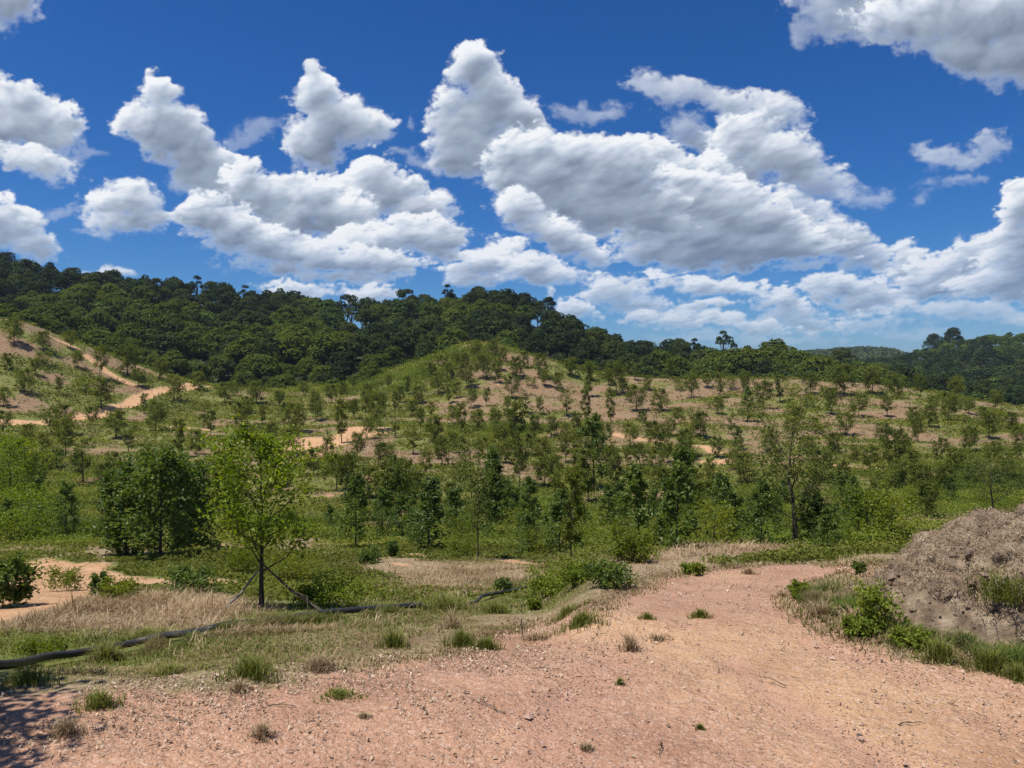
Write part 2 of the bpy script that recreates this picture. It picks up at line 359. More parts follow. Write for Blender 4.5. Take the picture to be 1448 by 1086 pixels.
def ground_material():
    m, nt, N, L = material('ground')
    tc = N.new('ShaderNodeTexCoord'); P = tc.outputs['Object']
    gr, di, sa, st, ye, ru = (attr(N, k) for k in ('green', 'gravel', 'sand', 'straw', 'yellow', 'rut'))
    n1 = noise(N, L, .35, 8, .62, P); n2 = noise(N, L, 2.6, 7, .68, P); n3 = noise(N, L, 26, 6, .72, P); n4 = noise(N, L, 9, 4, .6, P)
    soil = ramp(N, L, n2, [(.28, (.105, .067, .038)), (.42, (.185, .120, .070)), (.55, (.25, .160, .096)), (.68, (.33, .212, .13)), (.8, (.42, .29, .19))])
    soil = mixc(N, L, ramp(N, L, n1, [(.42, (0, 0, 0)), (.62, (1, 1, 1))]), soil, mixc(N, L, .5, soil, (.235, .185, .115)))
    n5 = noise(N, L, .9, 6, .65, P, 1.0)
    green = ramp(N, L, mth(N, L, 'ADD', mth(N, L, 'MULTIPLY', n2, .5), mth(N, L, 'MULTIPLY', n5, .5)), [(.3, (.085, .098, .027)), (.47, (.14, .158, .042)), (.56, (.165, .160, .055)), (.68, (.25, .20, .10))])
    straw = ramp(N, L, n3, [(.25, (.17, .12, .07)), (.5, (.30, .225, .14)), (.75, (.46, .37, .25))])
    peb = N.new('ShaderNodeTexVoronoi'); peb.inputs['Scale'].default_value = 62; L.new(P, peb.inputs['Vector'])
    grv = ramp(N, L, n3, [(.22, (.31, .175, .112)), (.42, (.415, .245, .162)), (.60, (.475, .288, .192)), (.8, (.58, .39, .28))])
    grv = mixc(N, L, mth(N, L, 'MULTIPLY', ye, .75), grv, mixc(N, L, .65, grv, (.56, .375, .205)))
    pc = N.new('ShaderNodeSeparateColor'); L.new(peb.outputs['Color'], pc.inputs[0])
    grv = mixc(N, L, mth(N, L, 'MULTIPLY', mth(N, L, 'GREATER_THAN', pc.outputs[0], .80), .40), grv, (.62, .47, .38))
    grv = mixc(N, L, mth(N, L, 'MULTIPLY', mth(N, L, 'LESS_THAN', pc.outputs[1], .03), .4), grv, (.13, .085, .07))
    blot = mixc(N, L, 1.0, ramp(N, L, n4, [(.3, (.90, .87, .86)), (.65, (1, 1, 1))]), ramp(N, L, noise(N, L, 1.1, 4, .6, P), [(.33, (.74, .67, .66)), (.48, (.92, .90, .90)), (.62, (1.04, 1.03, 1.0))]), 'MULTIPLY')
    grv = mixc(N, L, .8, grv, blot, 'MULTIPLY')
    grv = mixc(N, L, mth(N, L, 'MULTIPLY', ru, .55), grv, mixc(N, L, .5, (.36, .20, .145), (.46, .27, .195)))
    sand = ramp(N, L, n2, [(.3, (.36, .205, .11)), (.5, (.47, .285, .16)), (.75, (.56, .375, .23))])
    def edge(a, w):    # mask broken up by noise so that borders are ragged
        s = mth(N, L, 'ADD', a, mth(N, L, 'MULTIPLY', mth(N, L, 'SUBTRACT', n3, .5), w))
        s = mth(N, L, 'ADD', s, mth(N, L, 'MULTIPLY', mth(N, L, 'SUBTRACT', n2, .5), w))
        return ramp(N, L, s, [(.40, (0, 0, 0)), (.60, (1, 1, 1))])
    c = mixc(N, L, edge(gr, 1.1), soil, green)
    c = mixc(N, L, edge(st, .9), c, straw)
    c = mixc(N, L, edge(sa, .5), c, sand)
    c = mixc(N, L, edge(di, .8), c, grv)
    b = N.new('ShaderNodeBsdfPrincipled'); L.new(c, b.inputs['Base Color']); b.inputs['Roughness'].default_value = .95; b.inputs['Specular IOR Level'].default_value = .12
    h = mth(N, L, 'ADD', mth(N, L, 'MULTIPLY', n3, .006), mth(N, L, 'MULTIPLY', peb.outputs['Distance'], -.35 * .02))
    h = mth(N, L, 'ADD', h, mth(N, L, 'MULTIPLY', n2, .16))
    bp = N.new('ShaderNodeBump'); bp.inputs['Strength'].default_value = 1.0; bp.inputs['Distance'].default_value = 1.0
    L.new(h, bp.inputs['Height']); L.new(bp.outputs[0], b.inputs['Normal'])
    o = N.new('ShaderNodeOutputMaterial'); L.new(b.outputs[0], o.inputs[0]); return m
M['ground'] = ground_material()
M['forest_floor'] = plain('forest_floor', [(.3, (.020, .024, .010)), (.55, (.036, .042, .016)), (.8, (.06, .06, .028))], .8, .95, .5, 6)

# ------------------------------------------------------------------ the lie of the land
# columns across the valley: for each, (distance, picture height) where the ground is seen, or (distance, None, z) where it is hidden
NEARL = [(1.5, None, 0), (3.2, None, 0), (4.3, None, -.06), (5.9, 945), (9, 862), (14, 825), (19, 790), (26, 760), (40, 715)]
NEARC = [(1.5, None, 0), (3.2, None, 0), (3.83, None, 0), (4.4, None, -.04), (5.6, None, -.23), (6.8, 887), (8.2, 865), (12, 835), (16, 803), (21, 780), (32, 752), (45, 720)]
NEARR = [(1.5, None, 0), (3.2, None, 0), (5.3, None, -.05), (6.6, 848), (9, 815), (11.5, 792), (19, 777), (31, 755), (45, 722)]
NEARE = [(1.5, None, 0), (3.2, None, 0), (5, None, 0), (6, None, -.03), (8, None, -.28), (13, 775), (22, 760), (34, 745), (46, 722)]
MID = [(52, 702), (59, 681), (66, 661), (74, 641), (84, 620)]
FARL = [(150, None, 10), (170, None, 12), (200, None, 19), (260, None, 34), (300, None, 35), (400, None, 18), (700, None, 0), (3600, None, 0)]
COLS = {
 -500: NEARL + [(55, 670), (70, 630), (82, 580), (92, 520), (100, 465), (108, 425), (116, None, 13), (128, None, 12)] + FARL,
 0: NEARL + [(55, 680), (70, 648), (82, 612), (90, 588), (96, 556), (103, 520), (110, 485), (117, 452), (124, None, 12.2), (134, None, 11)] + FARL,
 100: NEARL + [(58, 685), (70, 655), (84, 615), (95, 585), (104, 553), (113, 515), (122, 481), (128, None, 8.8), (138, None, 8), (155, None, 7), (200, None, 17), (250, None, 31), (290, None, 33), (400, None, 18), (700, None, 0), (3600, None, 0)],
 200: NEARL + [(56, 690), (66, 660), (80, 628), (93, 600), (105, 572), (115, 546), (125, 521), (132, None, 4.4), (145, None, 3.5), (160, None, 5), (200, None, 15), (250, None, 26.5), (280, None, 28), (400, None, 15), (700, None, 0), (3600, None, 0)],
 300: NEARC + MID + [(100, 592), (115, 567), (130, 547), (140, None, 1.3), (150, None, 1.5), (170, None, 5), (200, None, 12), (250, None, 24.5), (280, None, 26), (400, None, 12), (700, None, 0), (3600, None, 0)],
 400: NEARC + MID + [(96, 602), (112, 576), (130, 556), (140, None, .5), (150, None, 1.5), (170, None, 5), (200, None, 11), (255, None, 22.5), (280, None, 23.5), (400, None, 10), (700, None, 0), (3600, None, 0)],
 500: NEARC + MID + [(96, 600), (110, 578), (125, 561), (135, 551), (150, None, 2.5), (170, None, 6), (200, None, 11), (255, None, 19.5), (280, None, 21), (400, None, 10), (700, None, 0), (3600, None, 0)],
 600: NEARC + MID + [(96, 600), (110, 577), (122, 555), (132, 532), (142, 511), (150, None, 6.0), (165, None, 6), (185, None, 9), (210, None, 15), (255, None, 23), (280, None, 25), (400, None, 10), (700, None, 0), (3600, None, 0)],
 685: NEARC + MID + [(96, 600), (108, 575), (118, 550), (128, 525), (136, 504), (145, 483), (152, None, 9.6), (165, None, 8), (185, None, 8.5), (210, None, 14), (255, None, 23), (280, None, 25), (400, None, 10), (700, None, 0), (3600, None, 0)],
 760: NEARC + MID + [(100, 594), (112, 570), (122, 546), (130, 525), (140, 504), (147, None, 6.7), (160, None, 4.5), (185, None, 7), (210, None, 12), (250, None, 18.5), (280, None, 20), (400, None, 8), (700, None, 0), (3600, None, 0)],
 850: NEARR + MID + [(100, 594), (115, 567), (128, 544), (138, 528), (146, None, 3.2), (160, None, 1.5), (185, None, 3), (210, None, 6), (235, None, 8.7), (280, None, 10), (400, None, 3), (700, None, 0), (3600, None, 0)],
 1000: NEARR + MID + [(96, 600), (108, 580), (122, 558), (138, 536), (146, None, 2.1), (160, None, 0), (190, None, .8), (240, None, 4), (280, None, 4), (400, None, 0), (700, None, 0), (3600, None, 0)],
 1120: NEARR + MID + [(96, 600), (108, 580), (122, 558), (138, 537), (146, None, 2.0), (160, None, 0), (190, None, .5), (240, None, 2.5), (280, None, 2), (400, None, 0), (700, None, 10), (1000, None, 30), (1300, None, 20), (3600, None, 0)],
 1250: NEARE + MID + [(96, 600), (110, 577), (122, 560), (134, 545), (142, None, .9), (160, None, -2), (200, None, -4), (260, None, -2), (320, None, 2), (420, None, 8), (500, None, 11), (700, None, 12), (1000, None, 38), (1300, None, 20), (3600, None, 0)],
 1350: NEARE + MID + [(96, 602), (112, 577), (128, 559), (138, None, -.9), (160, None, -4), (200, None, -7), (260, None, -6), (330, None, 3), (420, None, 17), (480, None, 20), (700, None, 5), (3600, None, 0)],
 1448: NEARE + MID + [(96, 607), (110, 590), (122, 577), (132, None, -3), (160, None, -7), (220, None, -8), (280, None, -2), (350, None, 9), (430, None, 23), (500, None, 26), (700, None, 5), (3600, None, 0)],
 1950: NEARE + [(55, 705), (75, 660), (96, 625), (112, 600), (125, None, -5), (160, None, -7), (220, None, -8), (280, None, -2), (350, None, 12), (430, None, 30), (500, None, 32), (700, None, 5), (3600, None, 0)],
}
def pchip(x, y, xs):
    x = np.asarray(x, float); y = np.asarray(y, float)
    h = np.diff(x); d = np.diff(y) / h; m = np.zeros_like(y)
    m[0] = d[0]; m[-1] = d[-1]
    for i in range(1, len(x) - 1):
        if d[i - 1] * d[i] > 0:
            w1 = 2 * h[i] + h[i - 1]; w2 = h[i] + 2 * h[i - 1]
            m[i] = (w1 + w2) / (w1 / d[i - 1] + w2 / d[i])
    xs = np.clip(xs, x[0], x[-1]); k = np.clip(np.searchsorted(x, xs) - 1, 0, len(x) - 2)
    t = (xs - x[k]) / h[k]
    return (y[k] * (1 + 2 * t) * (1 - t) ** 2 + h[k] * m[k] * t * (1 - t) ** 2 + y[k + 1] * t * t * (3 - 2 * t) + h[k] * m[k + 1] * t * t * (t - 1))
ND, NU = 700, 321
LD = np.linspace(math.log(1.0), math.log(3600), ND); UU = np.linspace(-1.12, 1.12, NU)
_cols = []
for px_, prof in COLS.items():
    ds = [p[0] for p in prof]; zs = [p[2] if p[1] is None else EYE - (p[1] - CY) / F * p[0] for p in prof]
    _cols.append(pchip(np.log(ds), zs, LD))
_cu = np.array([(p - CX) / F for p in COLS]); _cols = np.array(_cols)
HT = np.array([pchip(_cu, _cols[:, j], UU) for j in range(ND)]).T          # (NU, ND)
_k = np.exp(-np.linspace(-2, 2, 9) ** 2); _k /= _k.sum()
_p = np.pad(HT, ((4, 4), (0, 0)), 'edge'); HT = sum(_k[i] * _p[i:i + NU] for i in range(9))
_k = np.array([.25, .5, .25]); _p = np.pad(HT, ((0, 0), (1, 1)), 'edge'); HT = sum(_k[i] * _p[:, i:i + ND] for i in range(3))

def height(x, y):
    x = np.asarray(x, np.float64); y = np.asarray(y, np.float64)
    r = np.hypot(x, y) + 1e-9; az = np.arctan2(x, y)
    ac = np.clip(az, -.82, .82); d = r * np.cos(ac); u = np.tan(ac)
    ui = np.clip((u - UU[0]) / (UU[1] - UU[0]), 0, NU - 1.001); di = np.clip((np.log(np.maximum(d, 1.0)) - LD[0]) / (LD[1] - LD[0]), 0, ND - 1.001)
    i = ui.astype(int); j = di.astype(int); fu = ui - i; fd = di - j
    z = HT[i, j] * (1 - fu) * (1 - fd) + HT[i + 1, j] * fu * (1 - fd) + HT[i, j + 1] * (1 - fu) * fd + HT[i + 1, j + 1] * fu * fd
    w = smooth(.85, 1.7, np.abs(az)); z = z * (1 - w) + w * (-.01 * np.minimum(r, 300))
    # relief: terraces along the hills, hummocks, small lumps
    mid = smooth(14, 45, d) * (1 - smooth(150, 260, d))
    wob = (fbm(x / 26, y / 26, 3, 5) - .5)
    z = z + mid * (.30 * np.sin(d * .72 + 9 * wob) * fbm(x / 18 + 9, y / 18, 2, 8) + 1.0 * (fbm(x / 15, y / 9, 3, 21) - .5) * smooth(30, 60, d))
    z = z + smooth(5, 14, d) * (1 - smooth(60, 200, d)) * .22 * (fbm(x / 2.2, y / 1.8, 3, 33) - .5)
    z = z + smooth(2, 4, r) * .05 * (fbm(x / .9, y / .9, 4, 41) - .5)
    z = z + smooth(140, 200, d) * 5 * (fbm(x / 40, y / 40, 3, 61) - .5)
    z = z + smooth(500, 1500, d) * 14 * (fbm(x / 300, y / 300, 3, 71) - .5)
    return z
_dm = np.exp(np.linspace(math.log(2.0), math.log(650), 2600))
def cast(px, py, dmin=2.0):
    """where the sight line through a picture point meets the ground -> x, y, z"""
    d = _dm[_dm > dmin]
    x = (px - CX) / F * d; zr = EYE - (py - CY) / F * d
    g = height(x, d); k = np.argmax(g >= zr)
    if not (g >= zr).any(): k = np.argmin(zr - g)
    if k == 0: k = 1
    a = zr[k - 1] - g[k - 1]; b = g[k] - zr[k]; t = a / (a + b + 1e-12) if a > 0 else 1
    dd = d[k - 1] + (d[k] - d[k - 1]) * np.clip(t, 0, 1)
    X = (px - CX) / F * dd; return np.array([X, dd, float(height(X, dd))])
def project(x, y, z): return CX + F * x / y, CY - F * (z - EYE) / y

# ------------------------------------------------------------------ what grows where: masks on the ground
def seg_dist(x, y, pts, closed=False):
    best = np.full(x.shape, 1e9)
    n = len(pts)
    for i in range(n if closed else n - 1):
        a = pts[i]; b = pts[(i + 1) % n]; ab = b - a; t = np.clip(((x - a[0]) * ab[0] + (y - a[1]) * ab[1]) / (ab @ ab + 1e-9), 0, 1)
        best = np.minimum(best, np.hypot(x - a[0] - t * ab[0], y - a[1] - t * ab[1]))
    return best
def inside(x, y, pts):
    r = np.zeros(x.shape, bool); n = len(pts)
    for i in range(n):
        x1, y1 = pts[i]; x2, y2 = pts[(i + 1) % n]
        if y1 == y2: continue
        r ^= ((y1 > y) != (y2 > y)) & (x < (x2 - x1) * (y - y1) / (y2 - y1) + x1)
    return r
def world_line(pix): return np.array([cast(a, b)[:2] for a, b in pix])
TRACKS = [   # picture points, width in metres, strength
 ([(-60, 597), (0, 597), (60, 597), (110, 591), (150, 582), (185, 570), (213, 556), (235, 550), (262, 548), (300, 546)], 1.75, 1),
 ([(62, 470), (100, 488), (130, 509), (160, 530), (186, 543)], 1.25, .8),
 ([(530, 606), (508, 608), (499, 615), (484, 622), (458, 620), (436, 621), (428, 629), (436, 640)], 3.6, .9), ([(436, 626), (458, 628), (482, 626), (494, 616)], 1.6, .9),
 ([(868, 613), (895, 619), (925, 622), (950, 628), (985, 629), (1008, 637), (1035, 643), (1068, 646)], 1.5, .68),
 ([(977, 651), (1004, 653), (1034, 651)], 1.2, .85), ([(1168, 657), (1214, 660), (1258, 661), (1318, 661)], 1.2, .85),
 ([(300, 824), (225, 826), (175, 821), (130, 815), (95, 803), (50, 799), (20, 801)], .85, 1), ([(95, 806), (70, 818), (62, 834), (40, 848), (10, 862), (-30, 872)], 1.15, 1), ([(130, 815), (110, 840)], .7, .7),
 ([(500, 668), (516, 673), (528, 680)], .5, .8), ([(235, 603), (285, 606), (310, 610)], 1.6, .55), ([(165, 655), (200, 650), (300, 648)], 1.2, .5), ([(415, 700), (460, 703), (500, 690)], 1.4, .45),
 ([(540, 790), (585, 785), (606, 790)], .35, .8), ([(690, 791), (722, 795), (756, 800)], .32, .95), ([(560, 800), (575, 803)], .25, .8), ([(310, 770), (335, 776)], .8, .5), ([(690, 668), (735, 672)], 1, .5),
 ([(700, 496), (722, 507), (745, 516), (775, 522)], 1.2, .45), ([(690, 540), (712, 545)], 1.5, .5), ([(1270, 607), (1330, 602), (1400, 606), (1448, 612)], .9, .4), ([(570, 600), (600, 612), (640, 618)], 1.0, .4), ([(1105, 640), (1150, 632), (1190, 640)], 1.5, .3), ([(880, 660), (930, 664)], 1.4, .35),
]
TRK = [(world_line(p), w, s) for p, w, s in TRACKS]
ROAD_PIX = [(-900, 1500), (-400, 1040), (-60, 1000), (60, 985), (200, 976), (330, 975), (430, 962), (560, 938), (640, 925), (700, 903), (760, 880), (850, 862), (890, 842), (935, 822), (985, 810), (1050, 803), (1110, 799), (1170, 797), (1225, 800), (1225, 811), (1180, 812), (1140, 822), (1118, 838), (1122, 858), (1150, 882), (1210, 905), (1290, 930), (1370, 947), (1448, 960), (1700, 1010), (2300, 1500)]
ROAD = np.array([(cast(a, b)[0], cast(a, b)[1]) if b < 1200 else ((a - CX) / F * 1.7, 1.2) for a, b in ROAD_PIX])
ROAD = np.vstack([[-14, -10], ROAD, [14, -10]])
def blob(px, py, cx, cy, rx, ry): return np.exp(-(((px - cx) / rx) ** 2 + ((py - cy) / ry) ** 2))
STRAW_PIX = [(60, 870, 150, 26, 1), (240, 865, 110, 24, .9), (150, 785, 70, 20, .9), (45, 775, 60, 10, .6), (640, 822, 120, 20, 1), (560, 800, 90, 14, .8), (720, 808, 60, 14, .7), (430, 772, 50, 16, .7), (960, 800, 110, 16, .9), (1060, 780, 110, 12, .9), (870, 812, 60, 14, .7), (1170, 845, 60, 26, .5), (1010, 775, 80, 12, .8), (700, 768, 60, 8, .5), (450, 905, 160, 20, .35), (1240, 790, 60, 14, .6), (800, 780, 60, 10, .5)]
BARE_PIX = [(600, 715, 60, 8, .9), (760, 742, 50, 8, .8), (930, 700, 60, 7, .8), (1150, 700, 50, 7, .7), (1300, 735, 60, 7, .6), (540, 758, 50, 6, .7), (90, 690, 60, 8, .6), (60, 740, 60, 8, .6), (1000, 730, 40, 6, .7), (680, 700, 60, 6, .7), (60, 475, 110, 26, 1), (150, 515, 60, 22, .75), (20, 530, 60, 8, .5), (30, 578, 80, 9, .8), (235, 548, 60, 10, .9), (60, 588, 90, 8, .5), (200, 640, 100, 9, .5), (90, 660, 60, 8, .7), (780, 575, 90, 34, 1.0), (730, 520, 60, 26, .9), (690, 555, 60, 20, .7), (650, 575, 50, 15, .6), (830, 600, 80, 26, .9), (930, 560, 130, 22, .9), (1000, 600, 110, 30, .75), (1100, 545, 260, 10, 1.1), (1250, 590, 110, 18, .8), (1080, 620, 100, 26, .8), (1180, 605, 60, 16, .7), (1330, 575, 110, 12, .8), (880, 625, 60, 14, .8), (1040, 640, 80, 10, .8), (1350, 620, 90, 12, .5), (600, 645, 140, 9, .7), (520, 630, 90, 10, .6), (690, 640, 110, 9, .6), (820, 650, 60, 8, .5), (470, 700, 60, 8, .6), (380, 592, 80, 6, .5), (300, 603, 50, 5, .5), (690, 495, 30, 10, .6), (1230, 640, 100, 12, .6), (1200, 560, 120, 12, .7), (150, 655, 60, 6, .5), (520, 665, 60, 8, .5), (740, 700, 80, 6, .4)]
GREEN_PIX = [(770, 612, 160, 9, 1), (1060, 590, 60, 20, .8), (900, 640, 100, 8, .7), (560, 530, 60, 30, .9), (640, 500, 45, 14, .7), (800, 517, 60, 8, .8), (930, 545, 100, 6, .5), (1330, 590, 110, 9, .6), (1350, 640, 130, 16, .8), (1180, 650, 90, 7, .5), (60, 520, 90, 12, .6), (130, 560, 80, 14, .8), (60, 605, 120, 7, .6), (280, 585, 120, 12, .7), (1000, 585, 70, 9, .4), (700, 605, 80, 8, .6), (480, 540, 120, 14, 1.0)]
RUT1 = world_line([(1100, 802), (1075, 830), (1085, 862), (1150, 905), (1280, 965), (1448, 1030)]); RUT2 = world_line([(1000, 812), (960, 840), (970, 890), (1060, 960), (1180, 1040), (1260, 1086)]); RUT3 = world_line([(960, 850), (900, 900), (830, 960), (760, 1030), (720, 1086)])
def masks(x, y, z):
    d = np.maximum(y, .5); px, py = project(x, d, z); r = np.hypot(x, y)
    green = np.full(x.shape, .82); front = y > .5
    bare = sum(w * blob(px, py, a, b, c, e) for a, b, c, e, w in BARE_PIX); gp = sum(w * blob(px, py, a, b, c, e) for a, b, c, e, w in GREEN_PIX)
    st = sum(w * blob(px, py, a, b, c, e) for a, b, c, e, w in STRAW_PIX)
    rag = fbm(x / 7, y / 3.0, 4, 91) - .5; rag2 = fbm(x / 2.1, y / 1.3, 4, 95) - .5
    far = smooth(18, 40, d) * (1 - smooth(138, 165, d))
    green = green - .50 * np.clip(bare, 0, 1.2) * far + .35 * gp * far + (2.0 * rag + 1.2 * rag2) * (.35 + .65 * far)
    green = np.where((d > 150) & front, 1.0, green)
    straw = np.clip(st, 0, 1.1) * smooth(4, 6, r) * (1 - smooth(24, 40, d)) + .6 * (fbm(x / 1.7, y / 1.2, 3, 77) - .5)
    # the trodden margin of the gravel: thin straw, little green
    dr = seg_dist(x, y, ROAD, True); ins = inside(x, y, ROAD); near = r < 22
    sd = np.where(ins, dr, -dr)
    mar = np.exp(-(np.minimum(sd, 0) / 1.1) ** 2) * near
    straw = np.maximum(straw, .50 * mar + .30 * rag2 * near); green = green - .34 * mar * (r < 12)
    gravel = np.where(near | (sd > 0), .5 + sd * 1.5 + 1.0 * (fbm(x / .8, y / .8, 4, 99) - .5) * smooth(-.2, -1, -abs(sd) * 0 - .5), 0)
    gravel = np.clip(gravel, 0, 1.3)
    sand = np.zeros(x.shape)
    for pts, w, s in TRK:
        bb = (x > pts[:, 0].min() - 3 * w) & (x < pts[:, 0].max() + 3 * w) & (y > pts[:, 1].min() - 3 * w) & (y < pts[:, 1].max() + 3 * w)
        if bb.any():
            q = seg_dist(x[bb], y[bb], pts)
            rough = (fbm(x[bb] / (w * .9), y[bb] / (w * .9), 3, 13) - .5) * .9
            v = s * np.clip(1.0 - (q / w) + .12 + rough * .28, 0, 1) * 1.05
            sand[bb] = np.maximum(sand[bb], v)
    streak = np.exp(-(seg_dist(x, y, world_line([(900, 880), (1010, 905), (1120, 960), (1250, 1010), (1400, 1060)])) / .62) ** 2) + .5 * np.exp(-(seg_dist(x, y, world_line([(960, 822), (1010, 815), (1060, 812)])) / .5) ** 2)
    yellow = np.clip(streak * (.65 + 1.3 * fbm(x / .5, y / .35, 4, 55)), 0, 1) * (r < 22)
    rut = np.zeros(x.shape); nb = (r < 16) & (y > .5)
    if nb.any():
        xs, ys = x[nb], y[nb]; v = 0
        for ln in (RUT1, RUT2, RUT3): v = np.maximum(v, np.exp(-(seg_dist(xs + .12 * (fbm(xs / .7, ys / .7, 2, 57) - .5), ys, ln) / .13) ** 2))
        rut[nb] = v * smooth(.30, .55, fbm(xs / .6, ys / .6, 3, 58))
    return dict(rut=rut, green=np.clip(green, 0, 1.3), gravel=gravel, sand=sand, straw=np.clip(straw, 0, 1.2), yellow=yellow), sd

def build_ground():
    a1 = np.radians(np.arange(-43, 43.01, .112)); side = np.radians(np.arange(45, 315.1, 3.0))
    az = np.concatenate([a1, side]); na = len(az)
    r = np.concatenate([[.02], np.exp(np.arange(math.log(.35), math.log(3500), .0098))]); nr = len(r)
    A, R = np.meshgrid(az, r, indexing='ij'); x = (R * np.sin(A)).ravel(); y = (R * np.cos(A)).ravel(); z = height(x, y)
    mk, sd = masks(x, y, z)
    # wheel-worn gravel is smoother; verge and straw stand a little proud
    z = z + .05 * np.clip(mk['straw'], 0, 1) * smooth(.1, .5, -sd) * smooth(3, 5, R.ravel()) - .12 * np.clip(mk['sand'], 0, 1) * smooth(30, 60, R.ravel()) - .022 * mk['rut']
    idx = np.arange(na * nr).reshape(na, nr); nx = np.roll(idx, -1, 0)
    q = np.stack([idx[:, :-1], nx[:, :-1], nx[:, 1:], idx[:, 1:]], -1).reshape(-1, 4)[:, ::-1]
    V = np.stack([x, y, z], 1)
    fr = mk['gravel'][q].mean(1) > .5; fs = (mk['sand'][q].mean(1) > .5) & ~fr
    depth = V[q[:, 0], 1]; dist = np.hypot(V[q[:, 0], 0], V[q[:, 0], 1])
    hills = (dist > 155) & ~fr & ~fs
    sets = [('dirt_road', fr, 'structure', 'pinkish gravel clearing and track curving away to the right past the earth mound'),
            ('sandy_path', fs, 'structure', 'pale orange sandy tracks winding across the valley and left hillside'),
            ('hills', hills, 'structure', 'ground of the wooded hills beyond the orchard'),
            ('ground', ~fr & ~fs & ~hills, 'structure', 'valley ground with grass, straw and bare brown soil')]
    for name, sel, kind, label in sets:
        f = q[sel]; used = np.unique(f); mp = np.zeros(len(V), np.int32); mp[used] = np.arange(len(used))
        me = mesh_np(name, V[used], [mp[f]], {k: v[used] for k, v in mk.items()}, smooth=True)
        tag(link(name, me, M['forest_floor'] if name == 'hills' else M['ground']), label, kind=kind)
build_ground()

# ------------------------------------------------------------------ plant building
def tube(pts, rad, sides=6):
    pts = np.asarray(pts, float); rad = np.asarray(rad, float); n = len(pts)
    t = np.gradient(pts, axis=0); t /= np.linalg.norm(t, axis=1, keepdims=True) + 1e-9
    ref = np.where(np.abs(t[:, 2:3]) > .9, np.array([[1., 0, 0]]), np.array([[0, 0, 1.]]))
    a = np.cross(t, ref); a /= np.linalg.norm(a, axis=1, keepdims=True) + 1e-9; b = np.cross(t, a)
    th = np.arange(sides) / sides * 2 * np.pi
    V = pts[:, None] + rad[:, None, None] * (np.cos(th)[None, :, None] * a[:, None] + np.sin(th)[None, :, None] * b[:, None])
    idx = np.arange(n * sides).reshape(n, sides); nx = np.roll(idx, -1, 1)
    q = np.stack([idx[:-1], nx[:-1], nx[1:], idx[1:]], -1).reshape(-1, 4)
    return V.reshape(-1, 3), [q], {}
def leaves(rng, P, size, up=.5, aspect=.55, fold=.25, droop=.2, tint=None, out=None, outw=0.):
    """pointed leaf quads folded along the midrib at points P"""
    n = len(P); size = np.broadcast_to(size, (n,)) * rng.uniform(.65, 1.25, n)
    nm = rng.normal(size=(n, 3)); nm /= np.linalg.norm(nm, axis=1, keepdims=True)
    nm[:, 2] = np.abs(nm[:, 2]) + up
    if out is not None: nm = nm * (1 - outw) + out * outw * 1.4
    nm /= np.linalg.norm(nm, axis=1, keepdims=True) + 1e-9
    a = np.cross(nm, rng.normal(size=(n, 3))); a /= np.linalg.norm(a, axis=1, keepdims=True) + 1e-9; b = np.cross(nm, a)
    s = size[:, None]
    v0 = P - a * s * .5; v2 = P + a * s * .5 - nm * s * droop; sidev = nm * s * fold * .5
    v1 = P + b * s * aspect * .5 + sidev; v3 = P - b * s * aspect * .5 + sidev
    V = np.stack([v0, v1, v2, v3], 1).reshape(-1, 3)
    if tint is None: tint = rng.uniform(0, 1, n)
    return V, [np.arange(n * 4).reshape(n, 4)], {'tint': np.repeat(np.clip(tint, 0, 1), 4)}
